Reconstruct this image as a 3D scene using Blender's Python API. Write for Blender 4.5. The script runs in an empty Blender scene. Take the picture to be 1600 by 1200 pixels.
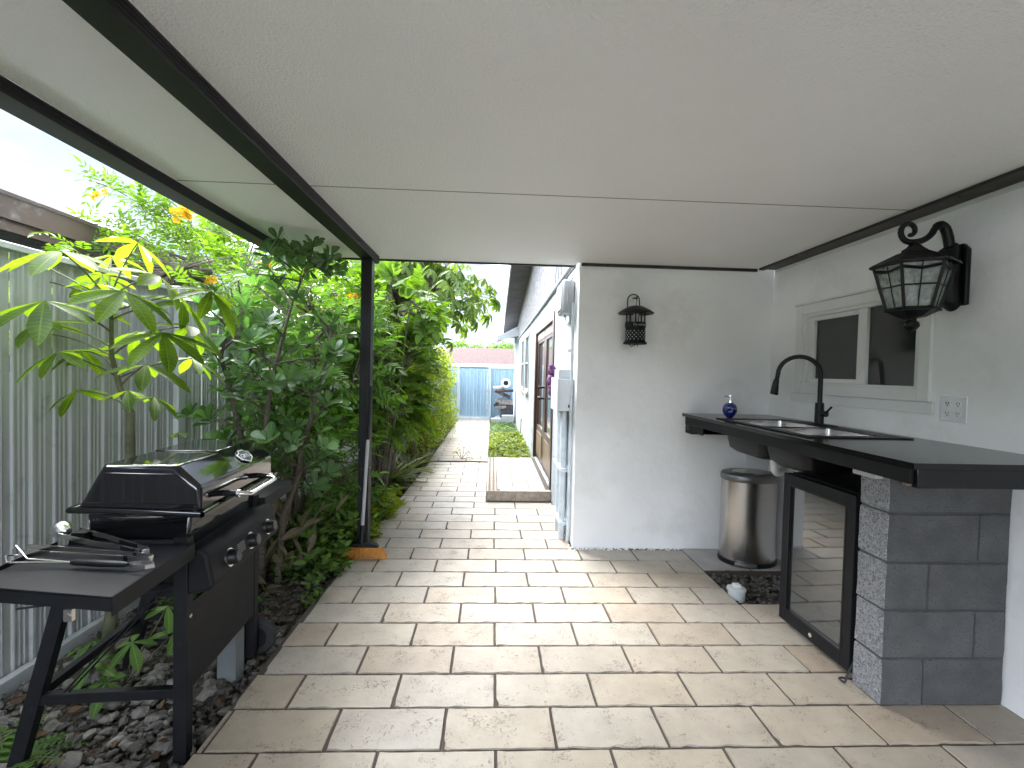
import bpy, bmesh, math, random
import numpy as np
from mathutils import Vector, Matrix, noise
random.seed(7); rng = np.random.default_rng(7)
SC = bpy.context.scene
COL = SC.collection
# ---------------- camera ----------------
YAW, PITCH, ROLL, EYE = 0.0436347, 0.0253426, 0.024, 1.343
def cam_axes(yaw, pitch, roll):
    cy, sy = math.cos(yaw), math.sin(yaw)
    f = Vector((sy*math.cos(pitch), cy*math.cos(pitch), -math.sin(pitch)))
    r = Vector((cy, -sy, 0)); u = r.cross(f)
    c, s = math.cos(roll), math.sin(roll)
    return c*r+s*u, -s*r+c*u, f
R_, U_, F_ = cam_axes(YAW, PITCH, ROLL)
camd = bpy.data.cameras.new('camera'); cam = bpy.data.objects.new('camera', camd); COL.objects.link(cam)
cam.matrix_world = Matrix(((R_.x, U_.x, -F_.x, 0), (R_.y, U_.y, -F_.y, 0), (R_.z, U_.z, -F_.z, EYE), (0, 0, 0, 1)))
camd.lens = 16.2; camd.sensor_width = 36; camd.clip_start = 0.05; camd.clip_end = 500
SC.camera = cam
# ---------------- world, sun, exposure ----------------
SUN_ELEV, SUN_AZ = math.radians(47), math.radians(-24)      # azimuth from +Y, negative = to the left
CLX, CLY = 0, 0
W = bpy.data.worlds.new('World'); SC.world = W; W.use_nodes = True
nt = W.node_tree; N = nt.nodes; L = nt.links
bg = N['Background']
sky = N.new('ShaderNodeTexSky'); sky.sky_type = 'NISHITA'; sky.sun_disc = False
sky.sun_elevation = SUN_ELEV; sky.sun_rotation = SUN_AZ; sky.air_density = 1.0; sky.dust_density = .3
tc = N.new('ShaderNodeTexCoord'); mp = N.new('ShaderNodeMapping'); mp.inputs['Scale'].default_value = (1, 1, 2.2)
nz = N.new('ShaderNodeTexNoise'); nz.inputs['Scale'].default_value = 2.3; nz.inputs['Detail'].default_value = 6; nz.inputs['Roughness'].default_value = .55
cr = N.new('ShaderNodeValToRGB'); cr.color_ramp.elements[0].position = .36; cr.color_ramp.elements[1].position = .47
mx = N.new('ShaderNodeMixRGB'); core = N.new('ShaderNodeMapRange'); core.inputs[1].default_value = .49; core.inputs[2].default_value = .66; core.interpolation_type = 'SMOOTHSTEP'
cc = N.new('ShaderNodeMixRGB'); cc.inputs[1].default_value = (.72, .80, .92, 1); cc.inputs[2].default_value = (17.4, 19.0, 22.0, 1)      # thin grey cloud to bright cloud core
mp.inputs['Location'].default_value = (CLX, CLY, 0)
L.new(tc.outputs['Generated'], mp.inputs[0]); L.new(mp.outputs[0], nz.inputs[0]); L.new(nz.outputs[0], cr.inputs[0]); L.new(nz.outputs[0], core.inputs[0])
dm = N.new('ShaderNodeMixRGB'); dm.blend_type = 'MULTIPLY'; dm.inputs[0].default_value = 1; dm.inputs[2].default_value = (.16, .17, .18, 1); L.new(sky.outputs[0], dm.inputs[1])
L.new(core.outputs[0], cc.inputs[0]); L.new(cr.outputs[0], mx.inputs[0]); L.new(dm.outputs[0], mx.inputs[1]); L.new(cc.outputs[0], mx.inputs[2]); L.new(mx.outputs[0], bg.inputs[0])
bg.inputs[1].default_value = 0.11
sd = bpy.data.lights.new('sun', 'SUN'); sd.energy = 1.35; sd.angle = math.radians(40); sd.color = (1, .975, .94)
sun = bpy.data.objects.new('sun', sd); COL.objects.link(sun)
sdir = Vector((math.sin(SUN_AZ)*math.cos(SUN_ELEV), math.cos(SUN_AZ)*math.cos(SUN_ELEV), math.sin(SUN_ELEV)))
sun.rotation_euler = sdir.to_track_quat('Z', 'Y').to_euler(); sun.location = (-6, 8, 9)
SC.view_settings.view_transform = 'Standard'; SC.view_settings.look = 'None'
SC.view_settings.exposure = 3.65; SC.view_settings.gamma = 1; SC.view_settings.use_curve_mapping = False
SC.render.engine = 'CYCLES'
cy = SC.cycles; cy.max_bounces = 12; cy.diffuse_bounces = 8; cy.glossy_bounces = 5; cy.transmission_bounces = 8; cy.transparent_max_bounces = 8
cy.use_denoising = True; cy.sample_clamp_indirect = 6

# ---------------- materials ----------------
def lerp3(a, k): return tuple(min(1, c*k) for c in a)
def mat(name, col, rough=.6, metal=0, var=.12, vscale=6, bump=0, bscale=60, bdist=.004, rnd=0, detail=4, coat=0, spec=.5, streak=None, dirt=None):
    m = bpy.data.materials.new(name); m.use_nodes = True
    nt = m.node_tree; N = nt.nodes; L = nt.links; b = N['Principled BSDF']
    b.inputs['Roughness'].default_value = rough; b.inputs['Metallic'].default_value = metal
    b.inputs['Specular IOR Level'].default_value = spec; b.inputs['Coat Weight'].default_value = coat
    g = N.new('ShaderNodeNewGeometry')
    n1 = N.new('ShaderNodeTexNoise'); n1.inputs['Scale'].default_value = vscale; n1.inputs['Detail'].default_value = detail
    if streak:
        mpn = N.new('ShaderNodeMapping'); mpn.inputs['Scale'].default_value = streak
        L.new(g.outputs['Position'], mpn.inputs[0]); L.new(mpn.outputs[0], n1.inputs['Vector'])
    else: L.new(g.outputs['Position'], n1.inputs['Vector'])
    r = N.new('ShaderNodeValToRGB'); r.color_ramp.elements[0].position = .3; r.color_ramp.elements[1].position = .7
    r.color_ramp.elements[0].color = (*lerp3(col, 1-var), 1); r.color_ramp.elements[1].color = (*lerp3(col, 1+var*.6), 1)
    L.new(n1.outputs[0], r.inputs[0]); out = r.outputs[0]
    if dirt:            # (colour, scale, low, high) blotches of dirt
        n3 = N.new('ShaderNodeTexNoise'); n3.inputs['Scale'].default_value = dirt[1]; n3.inputs['Detail'].default_value = 8; n3.inputs['Roughness'].default_value = .65
        L.new(g.outputs['Position'], n3.inputs['Vector'])
        r3 = N.new('ShaderNodeMapRange'); r3.inputs[1].default_value = dirt[2]; r3.inputs[2].default_value = dirt[3]
        L.new(n3.outputs[0], r3.inputs[0]); m3 = N.new('ShaderNodeMixRGB'); m3.inputs[2].default_value = (*dirt[0], 1)
        L.new(r3.outputs[0], m3.inputs[0]); L.new(out, m3.inputs[1]); out = m3.outputs[0]
    if rnd:
        oi = N.new('ShaderNodeObjectInfo'); mr = N.new('ShaderNodeMapRange'); mr.inputs[3].default_value = 1-rnd; mr.inputs[4].default_value = 1+rnd
        L.new(oi.outputs['Random'], mr.inputs[0]); hv = N.new('ShaderNodeHueSaturation'); L.new(mr.outputs[0], hv.inputs['Value'])
        L.new(out, hv.inputs['Color']); out = hv.outputs[0]
    L.new(out, b.inputs['Base Color'])
    if bump:
        n2 = N.new('ShaderNodeTexNoise'); n2.inputs['Scale'].default_value = bscale; n2.inputs['Detail'].default_value = 5
        L.new(g.outputs['Position'], n2.inputs['Vector'])
        bp = N.new('ShaderNodeBump'); bp.inputs['Strength'].default_value = bump; bp.inputs['Distance'].default_value = bdist
        L.new(n2.outputs[0], bp.inputs['Height']); L.new(bp.outputs[0], b.inputs['Normal'])
    return m
def leafmat(name, col, trans=.38, rough=.45, var=.35, yellow=None, tcol=None, rnd=.3, spec=.28):
    m = bpy.data.materials.new(name); m.use_nodes = True
    nt = m.node_tree; N = nt.nodes; L = nt.links; b = N['Principled BSDF']; out = N['Material Output']
    b.inputs['Roughness'].default_value = rough; b.inputs['Specular IOR Level'].default_value = spec
    g = N.new('ShaderNodeNewGeometry'); n1 = N.new('ShaderNodeTexNoise'); n1.inputs['Scale'].default_value = 5; n1.inputs['Detail'].default_value = 3
    L.new(g.outputs['Position'], n1.inputs['Vector'])
    r = N.new('ShaderNodeValToRGB'); r.color_ramp.elements[0].position = .32; r.color_ramp.elements[1].position = .68
    y = yellow or lerp3(col, 1.6)
    r.color_ramp.elements[0].color = (*lerp3(col, 1-var), 1); r.color_ramp.elements[1].color = (*y, 1)
    L.new(n1.outputs[0], r.inputs[0])
    mr = N.new('ShaderNodeMapRange'); mr.inputs[3].default_value = 1-rnd; mr.inputs[4].default_value = 1+rnd
    L.new(g.outputs['Random Per Island'], mr.inputs[0]); hv = N.new('ShaderNodeHueSaturation'); L.new(mr.outputs[0], hv.inputs['Value'])
    L.new(r.outputs[0], hv.inputs['Color'])
    uv = N.new('ShaderNodeUVMap'); uv.uv_map = 'leaf'; sx = N.new('ShaderNodeSeparateXYZ'); L.new(uv.outputs[0], sx.inputs[0])
    def mth(op, a, b=None, c=None):
        n = N.new('ShaderNodeMath'); n.operation = op
        for i, v in enumerate((a, b, c)):
            if v is None: continue
            if isinstance(v, (int, float)): n.inputs[i].default_value = v
            else: L.new(v, n.inputs[i])
        return n.outputs[0]
    au = mth('ABSOLUTE', mth('SUBTRACT', sx.outputs[0], .5)); au2 = mth('MULTIPLY', au, 2)
    rib = N.new('ShaderNodeMapRange'); rib.inputs[1].default_value = .03; rib.inputs[2].default_value = .10; rib.inputs[3].default_value = 1; rib.inputs[4].default_value = 0; L.new(au2, rib.inputs[0])
    lat = mth('SINE', mth('MULTIPLY', mth('SUBTRACT', sx.outputs[1], mth('MULTIPLY', au2, .10)), 75)); lat2 = mth('GREATER_THAN', lat, .86)
    vn = mth('MAXIMUM', mth('MULTIPLY', rib.outputs[0], .8), mth('MULTIPLY', lat2, .28))
    br = mth('MULTIPLY_ADD', mth('SINE', mth('MULTIPLY', lat, 1.0)), .07, 1.0)
    hb = N.new('ShaderNodeHueSaturation'); L.new(br, hb.inputs['Value']); L.new(hv.outputs[0], hb.inputs['Color'])
    vm = N.new('ShaderNodeMixRGB'); vm.inputs[2].default_value = (min(1, col[0]*2.6+.02), min(1, col[1]*2.0+.02), min(1, col[2]*2.2+.01), 1); L.new(vn, vm.inputs[0]); L.new(hb.outputs[0], vm.inputs[1])
    # small brown blemishes
    bn = N.new('ShaderNodeTexNoise'); bn.inputs['Scale'].default_value = 55; L.new(g.outputs['Position'], bn.inputs['Vector'])
    bm_ = N.new('ShaderNodeMapRange'); bm_.inputs[1].default_value = .70; bm_.inputs[2].default_value = .74; L.new(bn.outputs[0], bm_.inputs[0])
    vb = N.new('ShaderNodeMixRGB'); vb.inputs[2].default_value = (.10, .075, .03, 1); L.new(bm_.outputs[0], vb.inputs[0]); L.new(vm.outputs[0], vb.inputs[1])
    hv = vb; L.new(hv.outputs[0], b.inputs['Base Color'])
    t = N.new('ShaderNodeBsdfTranslucent'); mt = N.new('ShaderNodeMixRGB'); mt.blend_type = 'MULTIPLY'; mt.inputs[0].default_value = 1
    mt.inputs[2].default_value = (*(tcol or (2.2, 2.6, .9)), 1)
    L.new(hv.outputs[0], mt.inputs[1]); L.new(mt.outputs[0], t.inputs[0])
    ms = N.new('ShaderNodeMixShader'); ms.inputs[0].default_value = trans
    L.new(b.outputs[0], ms.inputs[1]); L.new(t.outputs[0], ms.inputs[2]); L.new(ms.outputs[0], out.inputs[0])
    return m
def tilemat():
    m = bpy.data.materials.new('stone_tile'); m.use_nodes = True
    nt = m.node_tree; N = nt.nodes; L = nt.links; b = N['Principled BSDF']
    oi = N.new('ShaderNodeObjectInfo'); g = N.new('ShaderNodeNewGeometry')
    r = N.new('ShaderNodeValToRGB'); e = r.color_ramp.elements; e[0].position = 0; e[0].color = (.58, .52, .43, 1); e[1].position = 1; e[1].color = (.57, .53, .47, 1)
    for p, c in ((.2, (.54, .46, .38, 1)), (.4, (.62, .57, .49, 1)), (.55, (.56, .49, .41, 1)), (.7, (.60, .55, .48, 1)), (.85, (.52, .46, .39, 1))):
        k = e.new(p); k.color = c
    L.new(oi.outputs['Random'], r.inputs[0])
    n1 = N.new('ShaderNodeTexNoise'); n1.inputs['Scale'].default_value = 7; n1.inputs['Detail'].default_value = 7; n1.inputs['Roughness'].default_value = .6
    L.new(g.outputs['Position'], n1.inputs['Vector'])
    mr = N.new('ShaderNodeMapRange'); mr.inputs[1].default_value = .3; mr.inputs[2].default_value = .7; mr.inputs[3].default_value = .59; mr.inputs[4].default_value = .74
    L.new(n1.outputs[0], mr.inputs[0]); hv = N.new('ShaderNodeHueSaturation'); L.new(mr.outputs[0], hv.inputs['Value']); hv.inputs['Saturation'].default_value = 1.25; L.new(r.outputs[0], hv.inputs['Color'])
    # worm-like pits
    v = N.new('ShaderNodeTexNoise'); v.inputs['Scale'].default_value = 75; v.inputs['Detail'].default_value = 3; v.inputs['Distortion'].default_value = 1.5
    L.new(g.outputs['Position'], v.inputs['Vector'])
    n4 = N.new('ShaderNodeTexNoise'); n4.inputs['Scale'].default_value = 9; n4.inputs['Detail'].default_value = 2; L.new(g.outputs['Position'], n4.inputs['Vector'])
    ad = N.new('ShaderNodeMath'); ad.operation = 'MULTIPLY_ADD'; ad.inputs[1].default_value = .55; L.new(n4.outputs[0], ad.inputs[0]); L.new(v.outputs[0], ad.inputs[2])
    pr = N.new('ShaderNodeMapRange'); pr.inputs[1].default_value = .90; pr.inputs[2].default_value = .97; L.new(ad.outputs[0], pr.inputs[0])
    mxc = N.new('ShaderNodeMixRGB'); mxc.inputs[2].default_value = (.17, .13, .10, 1)
    pm = N.new('ShaderNodeMath'); pm.operation = 'MULTIPLY'; pm.inputs[1].default_value = .6; L.new(pr.outputs[0], pm.inputs[0])
    L.new(pm.outputs[0], mxc.inputs[0]); L.new(hv.outputs[0], mxc.inputs[1]); L.new(mxc.outputs[0], b.inputs['Base Color'])
    b.inputs['Roughness'].default_value = .55; b.inputs['Specular IOR Level'].default_value = .4
    n5 = N.new('ShaderNodeTexNoise'); n5.inputs['Scale'].default_value = 28; n5.inputs['Detail'].default_value = 6; L.new(g.outputs['Position'], n5.inputs['Vector'])
    sb = N.new('ShaderNodeMath'); sb.operation = 'MULTIPLY_ADD'; sb.inputs[1].default_value = -.8; L.new(pr.outputs[0], sb.inputs[0]); L.new(n5.outputs[0], sb.inputs[2])
    bp = N.new('ShaderNodeBump'); bp.inputs['Strength'].default_value = .55; bp.inputs['Distance'].default_value = .005
    L.new(sb.outputs[0], bp.inputs['Height']); L.new(bp.outputs[0], b.inputs['Normal'])
    return m
M = {}
M['tile'] = tilemat()
M['utensil'] = mat('polished_utensil_steel', (.82, .80, .78), .22, metal=1, var=.05)
M['paleblock'] = mat('pale_block_end', (.30, .305, .32), .95, var=.25, vscale=40, bump=1, bscale=170, bdist=.010, dirt=((.10, .10, .11), 130, .50, .60))  # paler speckled material for the left-facing block ends
M['grout'] = mat('grout', (.075, .058, .048), .9, bump=.5, bscale=90)
M['slabtile'] = mat('grey_slab_tile', (.36, .34, .32), .6, var=.2, bump=.3, bscale=40, bdist=.003)
M['soil'] = mat('soil', (.055, .042, .032), .95, var=.5, vscale=14, bump=.9, bscale=50, bdist=.02)
M['ground'] = mat('ground', (.10, .11, .06), .95, var=.4, vscale=3, bump=.5, bscale=20, bdist=.02)
M['stone'] = mat('stone', (.15, .14, .125), .85, var=.45, vscale=30, bump=.7, bscale=80, bdist=.005, rnd=.45)
M['stucco'] = mat('white_stucco', (.84, .84, .83), .75, var=.07, vscale=1.6, bump=.5, bscale=18, bdist=.007, dirt=((.66, .65, .62), 2.2, .52, .85))
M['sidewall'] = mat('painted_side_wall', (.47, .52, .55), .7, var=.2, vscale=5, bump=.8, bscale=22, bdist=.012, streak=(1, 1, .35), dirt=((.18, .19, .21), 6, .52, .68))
M['gable'] = mat('rough_gable_stucco', (.30, .29, .29), .85, var=.40, vscale=24, bump=1, bscale=30, bdist=.03, streak=(1, 1, .3), dirt=((.14, .13, .13), 14, .50, .62))
M['ceiling'] = mat('embossed_ceiling', (.90, .895, .885), .5, var=.03, vscale=1.5, bump=1, bscale=120, bdist=.006)
M['seam'] = mat('seam_strip', (.28, .27, .26), .6)
M['bronze'] = mat('bronze_aluminium', (.013, .013, .015), .5, metal=.0, var=.2, spec=.3, bump=.05, bscale=200, dirt=((.05, .05, .05), 30, .66, .8))
M['flash'] = mat('dark_flashing', (.022, .018, .016), .5, var=.4, dirt=((.25, .12, .07), 9, .6, .75))
M['trimwhite'] = mat('white_trim', (.72, .72, .70), .45, var=.05, bump=.1, bscale=40)
M['glassdark'] = mat('dark_window_glass', (.030, .034, .033), .06, var=.1, spec=.7)
M['glassfridge'] = mat('fridge_glass', (.022, .028, .032), .035, var=.1, spec=1.0, coat=1.0)
M['black'] = mat('matte_black_metal', (.007, .007, .008), .42, var=.2, spec=.3, bump=.05, bscale=200)
M['blackpaint'] = mat('black_powder_coat', (.010, .0105, .0125), .55, metal=.0, var=.25, vscale=10, spec=.2, bump=.08, bscale=300, bdist=.001, dirt=((.035, .033, .032), 20, .62, .8))
M['gloss'] = mat('gloss_black_enamel', (.006, .006, .007), .07, var=.2, coat=.5, spec=.5, dirt=((.02, .02, .02), 40, .66, .85))
M['chrome'] = mat('chrome', (.80, .79, .77), .22, metal=1, var=.12, vscale=20)
M['steel'] = mat('brushed_steel', (.50, .48, .46), .27, metal=1, var=.08, vscale=8, streak=(1, 1, 40), bump=.05, bscale=60)
M['counter'] = mat('black_granite', (.008, .008, .009), .16, var=.5, vscale=260, spec=.35, dirt=((.03, .03, .03), 120, .6, .7))
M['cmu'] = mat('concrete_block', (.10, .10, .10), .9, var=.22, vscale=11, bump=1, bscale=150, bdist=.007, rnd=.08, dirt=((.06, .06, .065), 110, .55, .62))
M['mortar'] = mat('mortar', (.075, .075, .08), .95, var=.3, bump=1, bscale=90)
M['wood'] = mat('pine_end', (.42, .28, .15), .7, var=.3, vscale=40, streak=(1, 1, 1))
M['fence'] = mat('galvanised_fence', (.41, .42, .43), .5, metal=.1, var=.14, vscale=9, streak=(1, 1, .12), bump=.1, bscale=30, dirt=((.24, .26, .25), 8, .58, .75), rnd=.05)
M['fencepost'] = mat('fence_post_white', (.58, .60, .60), .5, metal=.2, var=.12, dirt=((.3, .3, .28), 8, .58, .75))
M['bluefence'] = mat('pale_blue_metal', (.30, .43, .54), .45, metal=.1, var=.1, vscale=5, streak=(1, 1, .1))
M['offwhite'] = mat('offwhite_paint', (.50, .52, .53), .6, var=.12, dirt=((.4, .4, .4), 12, .6, .75))
M['roofbrown'] = mat('brown_shingle', (.075, .042, .038), .9, var=.4, vscale=16, bump=.6, bscale=25)
M['fascia'] = mat('brown_fascia', (.105, .075, .06), .55, var=.25, vscale=6, streak=(1, .3, 1), dirt=((.22, .20, .18), 8, .58, .75))
M['soffit'] = mat('grey_soffit', (.10, .095, .10), .8, var=.3)
M['doorwood'] = mat('dark_mahogany', (.075, .035, .025), .35, var=.35, vscale=9, streak=(1, 1, .15))
M['doorcream'] = mat('tan_door_panel', (.24, .17, .12), .45, var=.25)
M['doorglass'] = mat('door_glass', (.10, .11, .11), .05, var=.1, spec=.8)
M['pvc'] = mat('white_pvc', (.72, .73, .74), .35, var=.08)
M['conduit'] = mat('painted_conduit', (.60, .66, .70), .5, var=.15, vscale=12, dirt=((.3, .3, .3), 14, .6, .75))
M['boxgrey'] = mat('painted_metal_box', (.62, .66, .69), .4, var=.08, dirt=((.35, .36, .36), 14, .62, .8))
M['meter'] = mat('grey_plastic', (.42, .44, .45), .45, var=.08)
M['purple'] = mat('purple_plush', (.13, .045, .12), .8, var=.4, vscale=30, bump=.6, bscale=90)
M['blueglass'] = mat('cobalt_blue_glaze', (.010, .018, .17), .12, var=.4, vscale=30, spec=.8, coat=.5)
M['bark'] = mat('grey_bark', (.11, .09, .07), .9, var=.4, vscale=25, bump=.7, bscale=60, bdist=.006, streak=(1, 1, 2.5))
M['greenbark'] = mat('green_brown_bark', (.10, .10, .055), .8, var=.35, vscale=20, bump=.4, bscale=70)
M['broomstraw'] = mat('orange_bristle', (.62, .27, .05), .7, var=.35, vscale=60)
M['greyplastic'] = mat('grey_plastic_tube', (.36, .36, .37), .35, var=.08)
M['rubber'] = mat('black_rubber', (.02, .02, .02), .8)
M['deadleaf'] = leafmat('dry_leaf', (.10, .062, .035), .2, .8, tcol=(1.4, 1.1, .6))
M['petal'] = leafmat('yellow_petal', (.55, .30, .008), .3, .6, var=.1, yellow=(.62, .40, .012), tcol=(1.1, 1, .3), rnd=.1)
M['lf_money'] = leafmat('broad_palmate_leaf', (.06, .125, .020), .55, .45, yellow=(.115, .19, .022), tcol=(3.0, 2.9, .6), spec=.18)
M['lf_clusia'] = leafmat('glossy_leaf', (.062, .135, .052), .25, .3, yellow=(.11, .20, .065), tcol=(1.8, 2.3, .8), spec=.45)
M['lf_tecoma'] = leafmat('tecoma_leaf', (.050, .115, .018), .40, .5, yellow=(.10, .18, .022), tcol=(2.3, 2.4, .6))
M['lf_schef'] = leafmat('schefflera_leaf', (.075, .145, .042), .38, .4, yellow=(.15, .22, .04), tcol=(2.2, 2.3, .8))
M['lf_hedge'] = leafmat('hedge_leaf', (.115, .19, .016), .42, .5, yellow=(.26, .33, .024), tcol=(1.9, 1.9, .6))
M['lf_fill'] = leafmat('shade_leaf', (.07, .155, .035), .40, .5, yellow=(.11, .20, .04))
M['lf_ground'] = leafmat('ground_leaf', (.055, .115, .030), .3, .55, yellow=(.12, .20, .04))
M['lf_grass'] = leafmat('bright_weed', (.10, .17, .015), .35, .5, yellow=(.22, .28, .02), tcol=(1.7, 1.7, .6))
M['lf_strap'] = leafmat('strap_leaf', (.07, .10, .04), .3, .5, yellow=(.15, .15, .07))
M['lf_dry'] = leafmat('dry_stalk', (.10, .085, .05), .1, .7, yellow=(.16, .14, .09))
M['pathtile'] = None
M['lf_red'] = leafmat('reddish_leaf', (.20, .09, .05), .3, .5, yellow=(.22, .17, .05), tcol=(1.8, 1.5, .8))

# ---------------- object helpers ----------------
def tag(o, label=None, cat=None, group=None, kind=None):
    if label: o['label'] = label
    if cat: o['category'] = cat
    if group: o['group'] = group
    if kind: o['kind'] = kind
    return o
MW = {}
def thing(name, loc, label, cat, group=None, rotz=0):
    o = bpy.data.objects.new(name, None); COL.objects.link(o); o.empty_display_size = .1
    o.location = loc; o.rotation_euler = (0, 0, rotz)
    MW[o.name] = Matrix.Translation(loc) @ Matrix.Rotation(rotz, 4, 'Z')
    return tag(o, label, cat, group)
def setm(o, parent, origin):
    MW[o.name] = (MW[parent.name] if parent else Matrix.Translation(origin or (0, 0, 0)))
def obj(name, bm, m, parent=None, origin=None, smooth=False, bevel=0, local=False, seg=2, kind=None):
    """link a bmesh given in WORLD coordinates (or in the parent's frame if local) as one mesh object"""
    inv = (MW[parent.name] if parent else Matrix.Translation(origin or (0, 0, 0))).inverted()
    if not (local and parent): bm.transform(inv)
    bmesh.ops.recalc_face_normals(bm, faces=bm.faces[:])
    me = bpy.data.meshes.new(name); bm.to_mesh(me); bm.free()
    me.materials.append(m)
    if smooth:
        me.polygons.foreach_set('use_smooth', [True]*len(me.polygons))
        me.set_sharp_from_angle(angle=math.radians(42))
    o = bpy.data.objects.new(name, me); COL.objects.link(o)
    if parent:
        o.parent = parent; MW[o.name] = MW[parent.name]
    else:
        o.location = origin or (0, 0, 0); MW[o.name] = Matrix.Translation(origin or (0, 0, 0))
    if bevel:
        b = o.modifiers.new('bevel', 'BEVEL'); b.width = bevel; b.segments = seg; b.limit_method = 'ANGLE'; b.angle_limit = math.radians(35)
        me.polygons.foreach_set('use_smooth', [True]*len(me.polygons)); me.set_sharp_from_angle(angle=math.radians(42))
    if kind: o['kind'] = kind
    return o
def B(): return bmesh.new()
def box(bm, x0, x1, y0, y1, z0, z1):
    v = [bm.verts.new((x, y, z)) for z in (z0, z1) for x, y in ((x0, y0), (x1, y0), (x1, y1), (x0, y1))]
    for f in ((0, 3, 2, 1), (4, 5, 6, 7), (0, 1, 5, 4), (1, 2, 6, 5), (2, 3, 7, 6), (3, 0, 4, 7)): bm.faces.new([v[i] for i in f])
    return v
def frame_of(d):
    d = Vector(d).normalized(); a = Vector((0, 0, 1)) if abs(d.z) < .95 else Vector((1, 0, 0))
    s = d.cross(a).normalized(); return s, s.cross(d), d
def tube(bm, pts, r, n=8, cap=True, sx=1):
    pts = [Vector(p) for p in pts]; rs = r if isinstance(r, (list, tuple)) else [r]*len(pts)
    rings = []; s = None
    for i, p in enumerate(pts):
        d = (pts[min(i+1, len(pts)-1)]-pts[max(i-1, 0)]).normalized()
        if s is None: s, u, _ = frame_of(d)
        else:
            s = (s-d*s.dot(d)).normalized(); u = s.cross(d)
        rings.append([bm.verts.new(p+(s*math.cos(a)*sx+u*math.sin(a))*rs[i]) for a in [2*math.pi*k/n for k in range(n)]])
    for a, b in zip(rings, rings[1:]):
        for k in range(n): bm.faces.new((a[k], a[(k+1) % n], b[(k+1) % n], b[k]))
    if cap:
        bm.faces.new(rings[0]); bm.faces.new(rings[-1])
def lathe(bm, prof, c=(0, 0, 0), n=24, sx=1, sy=1, mtx=None):
    rings = []
    for r, z in prof:
        ring = []
        for k in range(n):
            a = 2*math.pi*k/n; p = Vector((r*math.cos(a)*sx, r*math.sin(a)*sy, z))
            if mtx: p = mtx @ p
            ring.append(bm.verts.new(p+Vector(c)))
        rings.append(ring)
    for a, b in zip(rings, rings[1:]):
        for k in range(n): bm.faces.new((a[k], a[(k+1) % n], b[(k+1) % n], b[k]))
    bm.faces.new(rings[0]); bm.faces.new(rings[-1])
def prism(bm, poly, off):
    off = Vector(off); a = [bm.verts.new(p) for p in poly]; b = [bm.verts.new(Vector(p)+off) for p in poly]
    bm.faces.new(a); bm.faces.new(b); n = len(a)
    for k in range(n): bm.faces.new((a[k], a[(k+1) % n], b[(k+1) % n], b[k]))
def bez(p0, p1, p2, n=8):
    p0, p1, p2 = Vector(p0), Vector(p1), Vector(p2)
    return [p0*(1-t)**2+p1*2*t*(1-t)+p2*t*t for t in [i/n for i in range(n+1)]]
def text_mesh(s, size, depth=.0008):
    cu = bpy.data.curves.new('lettering', 'FONT'); cu.body = s; cu.size = size; cu.extrude = depth; cu.align_x = 'CENTER'; cu.align_y = 'CENTER'; cu.resolution_u = 2
    o = bpy.data.objects.new('lettering', cu); COL.objects.link(o)
    me = bpy.data.meshes.new_from_object(o.evaluated_get(bpy.context.evaluated_depsgraph_get())); bpy.data.objects.remove(o)
    bm = bmesh.new(); bm.from_mesh(me); return bm
def basis(origin, ex, ey, ez): return Matrix(((ex[0], ey[0], ez[0], origin[0]), (ex[1], ey[1], ez[1], origin[1]), (ex[2], ey[2], ez[2], origin[2]), (0, 0, 0, 1)))

# ======================= ground, floor, path =======================
XR, XW, YB = 2.165, .65, 3.50           # right wall, side wall, return wall
bm = B(); v = [bm.verts.new(p) for p in ((-60, -40, -.14), (60, -40, -.14), (60, 120, -.14), (-60, 120, -.14))]; bm.faces.new(v)
g = obj('ground', bm, M['ground'], kind='structure')
bm = B(); nx, ny = 14, 120
gv = [[bm.verts.new((-2.2+1.35*i/nx, -1+14.2*j/ny, -.055+.035*noise.noise(Vector((i*.6, j*.5, 3)))-(.02 if i > nx-3 else 0))) for i in range(nx+1)] for j in range(ny+1)]
for j in range(ny):
    for i in range(nx): bm.faces.new((gv[j][i], gv[j][i+1], gv[j+1][i+1], gv[j+1][i]))
soil = obj('garden_bed', bm, M['soil'], kind='structure', smooth=True)
bm = B()
gv = [[bm.verts.new((-.05+.70*i/8, 6.7+6.3*j/30, -.035+.03*noise.noise(Vector((i*.6, j*.7, 9))))) for i in range(9)] for j in range(31)]
for j in range(30):
    for i in range(8): bm.faces.new((gv[j][i], gv[j][i+1], gv[j+1][i+1], gv[j+1][i]))
obj('weedy_strip', bm, M['soil'], kind='structure', smooth=True)

PITCH_Y, Y0, TW = .2075, 1.605, .4125
HX0, HX1, HY0, HY1 = 1.50, 2.08, 2.6425, 3.11
bm = B()
for r in ((-1.0, XR, -3.0, HY0), (-.985, HX0, HY0, HY1), (HX1, XR, HY0, HY1), (-.975, XR, HY1, YB), (-.935, XW, YB, 4.78), (-.90, -.03, 4.78, 6.8)):
    box(bm, r[0], r[1], r[2], r[3], -.09, -.0055)
floor = obj('patio_floor', bm, M['grout'], kind='structure', origin=(0, 2, 0))
bm = B(); box(bm, -.90, -.03, 6.8, 13.0, -.09, .012)
path = obj('garden_path', bm, M['grout'], kind='structure', origin=(-.45, 9, 0))
bm = B(); gv = [[bm.verts.new((HX0+(HX1-HX0)*i/8, HY0+(HY1-HY0)*j/8, -.045+.02*noise.noise(Vector((i*.9, j*.9, 1))))) for i in range(9)] for j in range(9)]
for j in range(8):
    for i in range(8): bm.faces.new((gv[j][i], gv[j][i+1], gv[j+1][i+1], gv[j+1][i]))
obj('floor_pit_soil', bm, M['soil'], kind='structure')

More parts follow.
